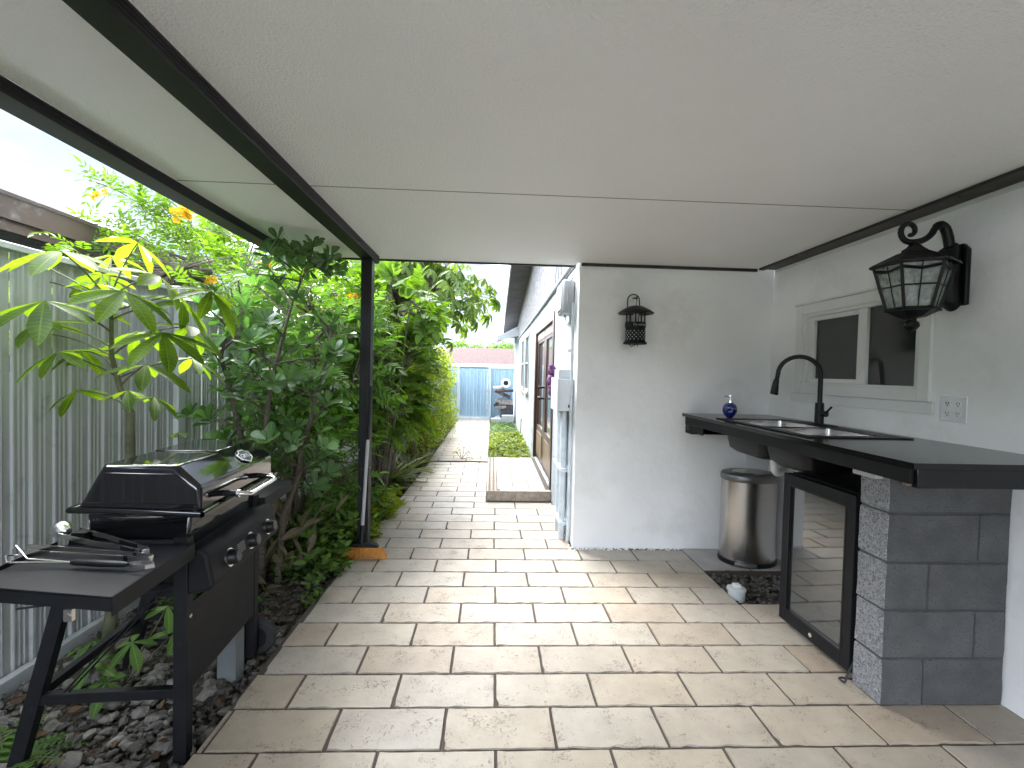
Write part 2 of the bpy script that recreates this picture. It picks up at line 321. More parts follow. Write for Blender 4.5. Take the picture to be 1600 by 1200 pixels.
def tile_mesh(x0, x1, y0, y1, z, rough=True):
    bm = B(); cx, cyy = (x0+x1)/2, (y0+y1)/2; g = .0042
    x0 += g; x1 -= g; y0 += g; y1 -= g
    kx = max(2, int((x1-x0)/.035)) if rough else 1; ky = 4 if rough else 1
    per = [(x0+(x1-x0)*i/kx, y0, 0) for i in range(kx)]+[(x1, y0+(y1-y0)*i/ky, 1) for i in range(ky)]+[(x1-(x1-x0)*i/kx, y1, 2) for i in range(kx)]+[(x0, y1-(y1-y0)*i/ky, 3) for i in range(ky)]
    tx, ty = random.uniform(-.004, .004), random.uniform(-.006, .006)
    lo, hi = [], []
    for i, (x, y, s) in enumerate(per):
        jx = random.uniform(-.0015, .0015) if rough else 0
        ins = random.uniform(.0015, .004)+(random.random()**3*.012 if s == 0 and rough else 0)
        dx = ins if x < cx else -ins; dy = ins if y < cyy else -ins
        lo.append(bm.verts.new((x+jx-cx, y+jx-cyy, z-.0115)))
        X, Y = x+(dx if s in (1, 3) or i in (0, kx+ky, 2*kx+ky) else 0), y+(dy if s in (0, 2) or i in (kx, ) else 0)
        hi.append(bm.verts.new((X-cx, Y-cyy, z+tx*(X-cx)+ty*(Y-cyy))))
    bm.faces.new(hi); n = len(lo)
    for k in range(n): bm.faces.new((lo[k], lo[(k+1) % n], hi[(k+1) % n], hi[k]))
    me = bpy.data.meshes.new('tile'); bmesh.ops.recalc_face_normals(bm, faces=bm.faces[:]); bm.to_mesh(me); bm.free(); return me, cx, cyy
def lay_tiles(parent, row0, row1, lefts, rights, y_off, z, mtl='tile'):
    po = parent.location
    for k in range(row0, row1):
        ya = Y0+k*PITCH_Y; yb = ya+PITCH_Y; ym = (ya+yb)/2
        off = (-.15 if k % 2 == 0 else -.363)+random.uniform(-.008, .008)
        for xa, xb in intervals(ym):
            j = math.floor((xa-off)/TW)
            while off+j*TW < xb:
                a, b = max(xa, off+j*TW), min(xb, off+(j+1)*TW); j += 1
                if b-a < .022: continue
                me, cx, cyy = tile_mesh(a, b, max(ya, YCL[0]), min(yb, YCL[1]), z+random.uniform(-.0012, .0012))
                me.materials.append(M[mtl])
                o = bpy.data.objects.new('tile', me); COL.objects.link(o); o.parent = parent; o.location = (cx-po[0], cyy-po[1], 0)
YCL = (-10, 6.795)
def intervals(y):
    l = -1.005+.022*(y-1.5)
    if y < HY0: return [(l, XR)]
    if y < HY1: return [(l, HX0), (HX1, XR)]
    if y < YB: return [(l, HX0)]
    if y < 4.78: return [(l, XW-.005)]
    return [(l, -.032)]
lay_tiles(floor, -9, 26, 0, 0, 0, 0)
YCL = (6.805, 13.0)
def intervals(y): return [(-.895, -.032)]
M['pathtile'] = tilemat(); M['pathtile'].name = 'path_stone_tile'  # tile copy for the path, darkening meant to tone down its outdoor brightness
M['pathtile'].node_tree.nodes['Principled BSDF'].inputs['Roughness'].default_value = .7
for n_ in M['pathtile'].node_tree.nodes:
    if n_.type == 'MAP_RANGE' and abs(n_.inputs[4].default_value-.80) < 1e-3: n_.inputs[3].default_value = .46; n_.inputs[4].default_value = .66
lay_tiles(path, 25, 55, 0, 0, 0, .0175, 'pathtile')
for a, b in ((HX0, 1.84), (1.84, XR)):
    me, cx, cyy = tile_mesh(a, b, HY1, YB-.002, .001); me.materials.append(M['slabtile'])
    o = bpy.data.objects.new('tile', me); COL.objects.link(o); o.parent = floor; o.location = (cx, cyy-2, 0)

# stones: one by one near the camera, the rest as one mass
STV = []
for k in range(7):
    bm = B(); bmesh.ops.create_icosphere(bm, subdivisions=1, radius=1)
    for v in bm.verts:
        v.co *= 1+.35*noise.noise(v.co*1.7+Vector((k*7, 0, 0)))
        v.co.z *= .62; v.co.x *= 1.15
    me = bpy.data.meshes.new('stone'); bm.to_mesh(me); bm.free(); me.materials.append(M['stone']); STV.append(me)
def soil_z(x, y): return -.045
def put_stone(x, y, s, parent, z=None):
    o = bpy.data.objects.new('stone', random.choice(STV)); COL.objects.link(o); o.parent = parent
    pl = parent.location
    o.location = (x-pl[0], y-pl[1], (soil_z(x, y)+s*.25 if z is None else z)-pl[2]); o.scale = (s, s*random.uniform(.7, 1.1), s*random.uniform(.7, 1.1)); o.rotation_euler = (random.uniform(-.4, .4), random.uniform(-.4, .4), random.uniform(0, 6.3))
for i in range(230):
    y = random.uniform(1.25, 2.45); x = random.uniform(-1.95, -1.03)
    put_stone(x, y, random.choice((.018, .022, .026, .03)), soil)
for x, y, s in ((-1.27, 1.56, .062), (-1.42, 1.62, .05), (-1.15, 1.68, .045), (-1.55, 1.5, .05), (-1.75, 2.3, .06), (-1.16, 1.95, .04), (-1.62, 2.2, .05), (-1.05, 5.9, .10), (-1.15, 6.3, .09), (-1.02, 7.4, .12), (-1.12, 7.0, .07), (-1.3, 1.42, .05), (-1.2, 1.4, .04), (-1.5, 1.9, .04)):
    put_stone(x, y, s, soil)
def stuff_mesh(name, base, count, fn, m, parent=None, kind='stuff'):
    """join count copies of template meshes; fn(i) -> Matrix"""
    V, Fc, nb = [], [], 0
    tv = [np.array([v.co[:] for v in me.vertices]) for me in base]; tf = [[list(p.vertices) for p in me.polygons] for me in base]
    for i in range(count):
        k = i % len(base); mt = np.array(fn(i)); V.append(tv[k] @ mt[:3, :3].T+mt[:3, 3]); Fc += [[q+nb for q in f] for f in tf[k]]; nb += len(tv[k])
    me = bpy.data.meshes.new(name); me.from_pydata(np.concatenate(V).tolist(), [], Fc); me.materials.append(m); me.update()
    o = bpy.data.objects.new(name, me); COL.objects.link(o)
    if parent: o.parent = parent; o.matrix_parent_inverse = MW[parent.name].inverted()
    if kind: o['kind'] = kind
    return o
def rndm(x, y, z, s):
    from mathutils import Euler
    return Matrix.Translation((x, y, z)) @ Euler((random.uniform(-.5, .5), random.uniform(-.5, .5), random.uniform(0, 6.3))).to_matrix().to_4x4() @ Matrix.Diagonal((s, s*random.uniform(.7, 1), s*random.uniform(.6, 1), 1))
M['pebble'] = mat('pebble', (.095, .087, .078), .9, var=.75, vscale=45, bump=.5, bscale=90)
def gravel(i):
    y = random.uniform(.9, 3.6) if i < 5200 else random.uniform(3.4, 7.5)
    return rndm(random.uniform(-2.05, -1.0), y, soil_z(0, 0)+random.uniform(-.008, .012), random.uniform(.007, .017))
tag(stuff_mesh('gravel', STV, 6600, gravel, M['pebble']), 'grey brown gravel covering the garden bed under the grill', 'gravel')
tag(stuff_mesh('rubble', STV, 260, lambda i: rndm(random.uniform(HX0+.02, HX1-.02), random.uniform(HY0+.02, HY1-.02), -.04+random.uniform(0, .02), random.uniform(.006, .024)), M['pebble']), 'broken rubble and dirt in the square hole in the floor', 'rubble')
def crumb(i):
    if i % 3: return rndm(random.uniform(.66, 1.5), YB-abs(random.gauss(0, .02)), .002, random.uniform(.003, .011))
    return rndm(XW-abs(random.gauss(0, .02)), random.uniform(3.4, 4.7), .002, random.uniform(.003, .009))
tag(stuff_mesh('mortar_crumbs', STV, 260, crumb, M['stucco']), 'crumbs of mortar and flaked paint at the foot of the white wall', 'debris')
# drain cap in the hole
t = thing('drain_cleanout', (1.555, 2.78, -.04), 'white round drain clean-out with square plug at the hole in the floor', 'drain cap')
bm = B(); lathe(bm, [(.05, -.04), (.05, .018), (.056, .02), (.056, .03), (.045, .036)], (1.555, 2.78, 0), 24); obj('cap', bm, M['offwhite'], t, smooth=True)
bm = B(); box(bm, 1.535, 1.577, 2.762, 2.802, .036, .056); obj('plug', bm, M['trimwhite'], t, bevel=.004)

# ======================= house =======================
house = thing('house', (XW, YB, 0), 'white stucco house with rough gable, grey eave and brown french door beside the path', 'house')
bm = B(); box(bm, XW, XR+.18, YB, YB+.18, 0, 2.9); obj('return_wall', bm, M['stucco'], house)
bm = B()   # right wall with a window opening
WY0, WY1, WZ0, WZ1 = 2.24, 3.13, 1.29, 1.80
for a in ((-3.2, WY0, 0, 2.9), (WY1, YB, 0, 2.9), (WY0, WY1, 0, WZ0), (WY0, WY1, WZ1, 2.9)): box(bm, XR, XR+.18, a[0], a[1], a[2], a[3])
bmesh.ops.remove_doubles(bm, verts=bm.verts[:], dist=1e-5); obj('right_wall', bm, M['stucco'], house)
# side wall running away along the path, openings for door and windows
D0, D1, DZ0, DZ1 = 4.83, 6.90, .10, 2.0
sidew = [(YB+.18, D0, -.1, 2.2), (D0, D1, -.1, DZ0), (D0, D1, DZ1, 2.2), (D1, 8.15, -.1, 2.2)]
wins = [(8.15, 8.95), (9.35, 10.1)]
sidew += [(8.15, 8.95, -.1, 1.0), (8.15, 8.95, 2.05, 2.2), (8.95, 9.35, -.1, 2.2), (9.35, 10.1, -.1, 1.0), (9.35, 10.1, 2.05, 2.2), (10.1, 13.6, -.1, 2.2)]
bm = B()
for a in sidew: box(bm, XW, XW+.18, a[0], a[1], a[2], a[3])
bmesh.ops.remove_doubles(bm, verts=bm.verts[:], dist=1e-5)
for e in list(bm.edges):
    pass
bmesh.ops.subdivide_edges(bm, edges=[e for e in bm.edges if e.calc_length() > .5], cuts=1)
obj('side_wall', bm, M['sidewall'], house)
bm = B()
prism(bm, [(XW-.012, YB+.181, 2.2), (XW-.012, 13.6, 2.2), (XW-.012, 13.6, 2.38), (XW-.012, 4.2, 3.70), (XW-.012, YB+.181, 3.70)], (.19, 0, 0)); obj('gable', bm, M['gable'], house)
# rake overhang
def rz(y): return 3.70-(y-4.2)*(1.32/9.4)
bm = B(); prism(bm, [(.29, 4.2, rz(4.2)+.01), (.29, 13.75, rz(13.75)+.01), (.29, 13.75, rz(13.75)+.05), (.29, 4.2, rz(4.2)+.05)], (1.5, 0, 0)); obj('soffit', bm, M['soffit'], house)
bm = B(); prism(bm, [(.265, 4.2, rz(4.2)-.06), (.265, 13.75, rz(13.75)-.06), (.265, 13.75, rz(13.75)+.08), (.265, 4.2, rz(4.2)+.08)], (.023, 0, 0)); obj('fascia', bm, M['meter'], house)
bm = B(); prism(bm, [(.30, 4.2, rz(4.2)+.052), (.30, 13.75, rz(13.75)+.052), (.30, 13.75, rz(13.75)+.09), (.30, 4.2, rz(4.2)+.09)], (3.5, 0, 0)); obj('roof', bm, M['roofbrown'], house)
# french door
door = obj('french_door', (lambda b: (box(b, XW-.015, XW+.10, D0, D0+.10, DZ0, DZ1), box(b, XW-.015, XW+.10, D1-.10, D1, DZ0, DZ1), box(b, XW-.015, XW+.10, D0+.1, D1-.1, DZ1-.09, DZ1), b)[-1])(B()), M['doorwood'], house, bevel=.004)
ym = (D0+D1)/2
for a, b_ in ((D0+.10, ym), (ym, D1-.10)):
    bm = B(); x0, x1 = XW+.02, XW+.065; s = .12
    box(bm, x0, x1, a+.003, a+s, DZ0+.03, DZ1-.093); box(bm, x0, x1, b_-s, b_-.003, DZ0+.03, DZ1-.093)
    box(bm, x0, x1, a+s, b_-s, DZ1-.24, DZ1-.093); box(bm, x0, x1, a+s, b_-s, DZ0+.03, DZ0+.50)
    obj('door_leaf', bm, M['doorwood'], door, bevel=.004)
    bm = B(); box(bm, x0-.008, x0-.001, a+s+.03, b_-s-.03, DZ0+.10, DZ0+.42); obj('door_panel', bm, M['doorcream'], door, bevel=.003)
    bm = B(); box(bm, x0-.008, x0-.001, a+.02, b_-.02, DZ1-.20, DZ1-.11); obj('door_panel', bm, M['doorcream'], door, bevel=.003)
    bm = B(); box(bm, x0+.018, x0+.026, a+s, b_-s, DZ0+.50, DZ1-.24); obj('door_glass', bm, M['doorglass'], door)
for y in (ym-.05, ym+.05):
    for z, r in ((1.02, .026), (1.16, .02)):
        bm = B(); tube(bm, [(XW+.02, y, z), (XW-.03, y, z), (XW-.035, y, z), (XW-.06, y, z)], [.012, .012, r, r*.8], 10); obj('door_handle', bm, M['black'], door, smooth=True)
bm = B(); box(bm, XW+.12, XW+.16, D0+.05, D1-.05, DZ0, DZ1); obj('dark_interior', bm, M['soffit'], door)
for a, b_ in wins:
    bm = B(); f = .045
    box(bm, XW-.02, XW+.05, a, a+f, 1.0, 2.05); box(bm, XW-.02, XW+.05, b_-f, b_, 1.0, 2.05); box(bm, XW-.02, XW+.05, a+f, b_-f, 1.0, 1.0+f); box(bm, XW-.02, XW+.05, a+f, b_-f, 2.05-f, 2.05)
    box(bm, XW-.01, XW+.04, a+f, b_-f, 1.51, 1.54)
    w = obj('window', bm, M['offwhite'], house, bevel=.003)
    bm = B(); box(bm, XW+.02, XW+.03, a+f, b_-f, 1.0+f, 2.05-f); obj('pane', bm, M['doorglass'], w)
    bm = B(); box(bm, XW-.06, XW-.021, a-.05, b_+.05, .955, .995); obj('sill', bm, M['offwhite'], w, bevel=.004)
# kitchen window on the right wall
bm = B(); x0, x1 = XR-.022, XR+.10
OY0, OY1 = 2.175, 3.19
def ring(bm, x0, x1, a, b_, c, d, f, fb=None):
    fb = fb or f
    box(bm, x0, x1, a, a+f, c, d); box(bm, x0, x1, b_-f, b_, c, d); box(bm, x0, x1, a+f, b_-f, c, c+fb); box(bm, x0, x1, a+f, b_-f, d-f, d)
ring(bm, XR-.020, XR-.001, OY0, OY1, 1.245, 1.855, .065); w = obj('window', bm, M['trimwhite'], house, bevel=.003)
bm = B(); ring(bm, XR-.006, XR+.05, WY0+.001, WY1-.001, WZ0+.001, WZ1-.001, .03); box(bm, XR-.004, XR+.05, 2.585, 2.64, WZ0+.032, WZ1-.032); obj('sash', bm, M['trimwhite'], w, bevel=.002)
bm = B(); ring(bm, XR+.012, XR+.045, 2.642, WY1-.06, WZ0+.032, WZ1-.032, .028); box(bm, XR+.015, XR+.05, WY1-.058, WY1-.032, WZ0+.032, WZ1-.032); obj('sliding_sash', bm, M['trimwhite'], w, bevel=.002)
bm = B(); box(bm, XR+.03, XR+.036, 2.67, WY1-.088, WZ0+.06, WZ1-.06); obj('pane', bm, M['glassdark'], w)
bm = B(); box(bm, XR+.014, XR+.02, WY0+.032, 2.584, WZ0+.032, WZ1-.032); obj('pane', bm, M['glassdark'], w)
bm = B(); box(bm, XR+.12, XR+.14, WY0-.1, WY1+.1, WZ0-.1, WZ1+.1); obj('dark_interior', bm, M['soffit'], w)
bm = B(); box(bm, XR-.012, XR-.001, 2.16, 3.23, 1.185, 1.243); s_ = obj('sill_board', bm, M['trimwhite'], w, bevel=.002)
for y in (2.37, 3.0):
    bm = B(); box(bm, XR-.016, XR-.0121, y-.025, y+.025, 1.205, 1.213); obj('weep_cover', bm, M['pvc'], s_)
bm = B(); box(bm, XR-.026, XR-.0005, OY0-.02, OY1+.015, 1.857, 1.868); obj('head_trim', bm, M['trimwhite'], w)
# lower pent awning at the far end
t = thing('small_awning', (.3, 12.6, 2.1), 'small weathered white awning under the far end of the house eave', 'awning')
bm = B(); prism(bm, [(XW-.01, 11.4, 2.50), (.12, 11.4, 2.22), (.12, 11.4, 2.19), (XW-.01, 11.4, 2.46)], (0, 2.0, 0)); obj('awning_sheet', bm, M['offwhite'], t)
bm = B(); box(bm, .10, .118, 11.38, 13.42, 2.10, 2.23); obj('awning_fascia', bm, M['offwhite'], t)
bm = B(); prism(bm, [(XW-.015, 11.385, 2.455), (.13, 11.385, 2.185), (.13, 11.385, 2.12), (XW-.015, 11.385, 2.25)], (0, .013, 0)); obj('awning_end', bm, M['meter'], t)

# ---- doorstep ----
SX0, SX1, SY0, SY1, SZ = -.03, XW-.001, 4.78, 6.7, .10
step = thing('doorstep', ((SX0+SX1)/2, SY0, 0), 'low tiled doorstep with a patterned border at the french door', 'step')
bm = B(); box(bm, SX0+.012, SX1, SY0+.012, SY1, -.05, SZ-.010); obj('step_base', bm, M['grout'], step)
def flat_piece(name, x0, x1, y0, y1, z0, z1, m, parent, bev=.002):
    bm = B(); box(bm, x0, x1, y0, y1, z0, z1); return obj(name, bm, m, parent)
bw = .105
cols = [(SX0+bw+.01+i*.172, SX0+bw+.01+(i+1)*.172-.006) for i in range(3)]
for ci, (a, b_) in enumerate(cols):
    y = SY0+.075-ci*.07+.001
    if y < SY0+.075: y = SY0+.075
    first = True
    while y < SY1-.02:
        h = .245 if not (first and ci) else (.11, .17)[ci-1]; first = False
        e = min(y+h-.006, SY1-.003)
        flat_piece('tile', a, min(b_, SX1-.003), y, e, SZ-.0098, SZ+random.uniform(0, .001), M['tile'], step); y += h
M['border'] = mat('relief_border_tile', (.36, .29, .22), .6, var=.3, vscale=30, bump=.5, bscale=60)
for i in range(8):
    y = SY0+.015+i*.24
    e = min(y+.234, SY1-.003)
    bt = flat_piece('border_tile', SX0+.004, SX0+bw, y, e, SZ-.0098, SZ, M['border'], step)
    bm = B()
    for k in range(3):
        for sx_ in (0, 1):
            c = Vector((SX0+.03+sx_*.045, y+.04+k*.076, SZ+.002))
            tube(bm, [c+Vector((.017*math.cos(q)*(1-q/14), .03*math.sin(q)*(1-q/14), 0)) for q in [j*.6 for j in range(10)]], .0035, 4)
    obj('scroll', bm, M['tile'], bt)
for a, b_ in ((SX0+.0, SX0+.30), (SX0+.304, SX1-.003)):
    flat_piece('border_tile', a, b_, SY0, SY0+.0118, -.001, SZ-.012, M['border'], step)
for k in range(5):
    a = SX0+.004+k*.136; flat_piece('border_tile', max(a, SX0+.004), min(a+.132, SX1-.003), SY0+.0005, SY0+.0145 if k == 0 else SY0+.0705, SZ-.0095, SZ+.002, M['tile'], step)
for k in range(7):
    y = SY0+.02+k*.27; flat_piece('border_tile', SX0-.0, SX0+.0115, y, min(y+.266, SY1), -.001, SZ-.012, M['border'], step)

# ======================= patio roof =======================
CZ = 2.185; CE = 3.485
roof = thing('patio_roof', (.3, 2, CZ), 'flat white insulated patio roof with dark bronze frame over the outdoor kitchen', 'patio roof')
for a, b_ in ((-3.2, .95), (.954, 2.194), (2.198, 3.58)):
    x1 = XR-.004
    if b_ > 3.5:
        bm = B(); box(bm, -1.53, x1, a, CE, CZ, CZ+.08); box(bm, -1.53, XW-.03, CE, b_, CZ, CZ+.08)
        bmesh.ops.remove_doubles(bm, verts=bm.verts[:], dist=1e-5)
    else:
        bm = B(); box(bm, -1.53, x1, a, b_, CZ, CZ+.08)
    obj('roof_panel', bm, M['ceiling'], roof)
bm = B(); box(bm, -1.52, XR-.005, 2.19, 2.202, CZ+.0012, CZ+.02); obj('seam_strip', bm, M['flash'], roof)
bm = B(); box(bm, -1.46, XR-.141, 2.1940, 2.1985, CZ-.0018, CZ-.0003); obj('seam_strip', bm, M['seam'], roof)
def beam(x0, x1, z0, z1, y0, y1, name='beam'):
    bm = B(); box(bm, x0, x1, y0, y1, z0, z1)
    o = obj(name, bm, M['bronze'], roof, bevel=.003)
    bm = B()
    for k in range(3):
        z = z0+(z1-z0)*(.25+k*.22); box(bm, x1+.0003, x1+.002, y0, y1, z, z+.004)
    obj('ridge', bm, M['bronze'], o)
    return o
beam(-.955, -.860, 2.128, CZ-.0005, -3.2, 3.50)
beam(-1.57, -1.465, 2.135, CZ-.0005, -3.2, 3.60)
bm = B(); box(bm, -1.53, XW-.03, 3.582, 3.60, CZ-.012, CZ+.10); obj('edge_channel', bm, M['flash'], roof)
bm = B(); box(bm, XW+.01, XR-.141, YB-.016, YB-.001, CZ-.022, CZ-.0005); o=obj('wall_channel', bm, M['flash'], roof)
bm = B(); box(bm, XR-.14, XR-.10, -3.1, YB-.03, CZ-.016, CZ-.0006); box(bm, XR-.099, XR-.002, -3.1, YB-.03, CZ-.008, CZ-.0006); obj('wall_channel', bm, M['flash'], roof)
bm = B(); box(bm, XR-.012, XR-.001, -3.1, YB-.03, CZ-.03, CZ-.009); obj('wall_trim', bm, M['trimwhite'], roof)
bm = B()
for k in range(14):
    y = -1+k*.33; tube(bm, [(XR-.12, y, CZ-.0165), (XR-.12, y, CZ-.02)], .004, 8)
obj('screws', bm, M['black'], roof, kind='stuff')
bm = B(); box(bm, -.948, -.872, 3.34, 3.42, -.06, 2.127)
post = obj('post', bm, M['bronze'], roof, bevel=.003)
bm = B()
for x in (-.93, -.912, -.894): box(bm, x, x+.004, 3.337, 3.3395, 0, 2.12)
obj('ridge', bm, M['black'], post)
bm = B(); box(bm, -.96, -.86, 3.33, 3.43, 2.05, 2.126); 
bm.free()

# ======================= fences =======================
def corrugated(name, ax0, ax1, z0, z1, horiz, fixed, parent, m, seed=0, ribs=True):
    """one folded sheet; horiz 'y' runs along Y at x=fixed, 'x' runs along X at y=fixed"""
    Lw = ax1-ax0; prof = []
    base = [(0, 0), (.006, .006), (.012, .007), (.018, .002), (.030, .0), (.036, .0045), (.042, 0), (.052, 0), (.058, .0045), (.064, 0), (.078, 0), (.088, .009), (.102, .009), (.112, 0), (.126, 0), (.132, .0045), (.138, 0), (.148, 0), (.154, .0045), (.160, 0), (.19, 0)]
    prof = [(p[0]*Lw/.19, p[1]) for p in base]
    bm = B(); lo, hi = [], []
    for p, d in prof:
        c = lambda z: (fixed+d, ax0+p, z) if horiz == 'y' else (ax0+p, fixed-d, z)
        lo.append(bm.verts.new(c(z0))); hi.append(bm.verts.new(c(z1)))
    for i in range(len(lo)-1): bm.faces.new((lo[i], lo[i+1], hi[i+1], hi[i]))
    o = obj(name, bm, m, parent)
    s = o.modifiers.new('thickness', 'SOLIDIFY'); s.thickness = .002
    return o
FX = -2.03
fence = thing('metal_fence', (FX, 5, 0), 'tall grey corrugated metal fence along the garden bed', 'fence')
y = .9-.1885*20  # panels carried on unseen behind the camera to hold back left rear light
while y < 3.0: corrugated('fence_panel', y, y+.186, -.05, 1.80, 'y', FX, fence, M['fence']); y += .1885
y = 3.14
while y < 12.8: corrugated('fence_panel', y, y+.188, -.05, 1.76, 'y', FX-.01, fence, M['fencepost'] if y > 3.1 else M['fence']); y += .191
for y in (3.06, 5.5, 8.0, 10.5):
    bm = B(); box(bm, FX-.03, FX+.035, y-.035, y+.035, -.1, 1.84); obj('fence_post', bm, M['fencepost'], fence, bevel=.003)
bm = B(); box(bm, FX-.035, FX+.03, -2.9, 3.02, 1.801, 1.83); obj('top_rail', bm, M['fencepost'], fence, bevel=.003)
bm = B(); box(bm, FX-.04, FX+.02, 3.1, 12.9, 1.761, 1.79); obj('top_rail', bm, M['fencepost'], fence, bevel=.003)
bm = B(); box(bm, FX+.014, FX+.05, -2.9, 12.9, -.06, .015); obj('bottom_rail', bm, M['fence'], fence, bevel=.003)
# end fence with gate
GY = 13.05
ef = thing('blue_end_fence', (.3, GY, 0), 'pale blue corrugated metal fence closing the end of the path', 'fence')
for k in range(3): corrugated('fence_panel', -.02+k*.205, -.02+k*.205+.2, -.05, 1.43, 'x', GY, ef, M['bluefence'])
for k in range(6): corrugated('fence_panel', -2.02+k*.185, -2.02+k*.185+.18, -.05, 1.43, 'x', GY, ef, M['bluefence'])
for x in (-.945, -.07):
    bm = B(); box(bm, x-.03, x+.03, GY-.06, GY, -.1, 1.46); obj('gate_post', bm, M['offwhite'], ef, bevel=.004)
bm = B(); box(bm, -.03, XW-.01, GY-.02, GY+.02, 1.432, 1.47); obj('top_rail', bm, M['offwhite'], ef)
gate = thing('metal_gate', (-.5, GY, 0), 'closed pale blue metal gate in white posts at the path end', 'gate')
for k in range(4): corrugated('gate_panel', -.90+k*.2, -.90+k*.2+.195, .07, 1.42, 'x', GY-.035, gate, M['bluefence'])
bm = B(); box(bm, -.912, -.104, GY-.05, GY-.028, .03, .068); obj('gate_rail', bm, M['offwhite'], gate)
bm = B(); box(bm, -.14, -.115, GY-.075, GY-.052, .3, 1.3); obj('gate_stile', bm, M['conduit'], gate)
for z in (.35, .8, 1.2):
    bm = B(); box(bm, -.17, -.10, GY-.085, GY-.076, z, z+.05); obj('hinge', bm, M['meter'], gate)
bm = B(); box(bm, -.95, -.05, 12.9, 13.0, -.05, .05); tag(obj('gate_sill', bm, M['offwhite'], origin=(-.5, 12.95, 0)), 'white concrete threshold under the pale blue gate', 'sill')
# shed behind
t = thing('shed', (-.1, 15.5, 0), 'low shed with a pinkish brown shingle roof behind the blue gate', 'shed')
bm = B(); box(bm, -4.5, 3.5, 15.2, 17.2, -.14, 1.55); obj('wall', bm, M['bluefence'], t)
bm = B(); prism(bm, [(-4.7, 15.0, 1.60), (-4.7, 16.4, 2.18), (-4.7, 16.4, 2.12), (-4.7, 15.0, 1.56)], (8.4, 0, 0)); obj('roof', bm, M['roofbrown'], t)
bm = B(); box(bm, -4.7, 3.7, 14.97, 14.998, 1.49, 1.60); obj('fascia', bm, M['offwhite'], t)
# neighbour house on the left
nb = thing('neighbour_house', (-3.6, 4, 0), 'neighbouring house with a weathered brown fascia beyond the fence', 'house')
bm = B(); box(bm, -7, -3.5, -3, 5.2, -.14, 2.10); obj('wall', bm, M['fence'], nb)
bm = B(); box(bm, -3.22, -3.19, -3, 5.4, 2.27, 2.42); obj('fascia', bm, M['fascia'], nb)
bm = B(); box(bm, -3.28, -3.225, -3, 5.4, 2.20, 2.30); obj('fascia', bm, M['fascia'], nb)
bm = B(); box(bm, -3.5, -3.285, -3, 5.4, 2.19, 2.22); obj('soffit', bm, M['soffit'], nb)
bm = B(); prism(bm, [(-3.17, -3, 2.421), (-3.17, -3, 2.44), (-7, -3, 3.3), (-7, -3, 3.28)], (0, 8.5, 0)); obj('roof', bm, M['fascia'], nb)
bm = B(); box(bm, -3.498, -3.46, 1.2, 4.2, 1.2, 2.08); w = obj('window', bm, M['meter'], nb)
bm = B(); box(bm, -3.459, -3.45, 1.26, 4.14, 1.26, 2.04); obj('pane', bm, M['glassdark'], w)

M['greyboard2'] = mat('dull_grey_board', (.15, .165, .165), .7, var=.3)
M['lidmetal0'] = mat('dark_grey_cap', (.06, .06, .062), .4)
# ======================= gas grill =======================
grill = thing('gas_grill', (-1.03, 1.62, -.03), 'black three burner gas grill with closed glossy lid and side shelves', 'grill', rotz=math.radians(4))
def lo(name, bm, m, parent=grill, **k): return obj(name, bm, m, parent, local=True, **k)
def lbox(*a):
    bm = B(); box(bm, *a); return bm
GL = .55
lo('leg', lbox(-.045, 0, -.01, .03, -.03, .78), M['blackpaint'], bevel=.003)
lo('leg', lbox(-.045, 0, GL-.03, GL+.01, .03, .78), M['blackpaint'], bevel=.003)
for y in (.01, GL-.01):
    bm = B(); prism(bm, [(-.32, y-.016, .80), (-.365, y-.016, .80), (-.565, y-.016, 0), (-.52, y-.016, 0)], (0, .032, 0)); lo('leg', bm, M['blackpaint'])
    lo('cross_bar', lbox(-.50, -.046, y-.013, y+.013, .215, .25), M['blackpaint'], bevel=.003)
lo('cross_bar', lbox(-.51, -.485, .03, GL-.03, .215, .245), M['blackpaint'])
lo('front_panel', lbox(-.012, -.002, .031, GL-.031, .235, .54), M['blackpaint'], bevel=.002)
bm = B(); tube(bm, [(.0005, .008, .50), (.004, .008, .50)], .007, 12); lo('bolt', bm, M['steel'])
for a, b_ in (((-.44, -.11, .60), (-.05, .0, .60)), ((-.36, -.02, .27), (-.06, .02, .62)), ((-.375, -.02, .27), (-.075, .02, .62))):
    bm = B(); tube(bm, [a, b_], .0035, 6); lo('brace_rod', bm, M['blackpaint'])
# shelves
def shelf(y0, y1, taper):
    s = B(); zt = .762
    prism(s, [(.022, y0, zt-.006), (.022, y1, zt-.006), (-.40, y1, zt-.006), (-.40, y0+taper, zt-.006)], (0, 0, .006))
    o = lo('side_shelf', s, M['blackpaint'], bevel=.002)
    s = B(); box(s, .022, .026, y0, y1, zt-.052, zt); lo('shelf_lip', s, M['blackpaint'], o, bevel=.001)
    s = B(); prism(s, [(.0215, y0, zt-.04), (.0215, y0+.004, zt-.04), (-.40, y0+taper+.004, zt-.04), (-.40, y0+taper, zt-.04)], (0, 0, .0335)); lo('shelf_lip', s, M['blackpaint'], o)
    s = B(); box(s, -.404, -.4005, y0+taper, y1, zt-.04, zt+.012); lo('shelf_lip', s, M['blackpaint'], o)
    return o
shelf(-.39, -.012, .09); shelf(GL+.012, GL+.36, 0)
bm = B(); box(bm, -.105, -.085, -.372, -.36, .69, .722); tube(bm, [(-.095, -.376, .705), (-.095, -.36, .705)], .008, 8); lo('shelf_latch', bm, M['steel'])
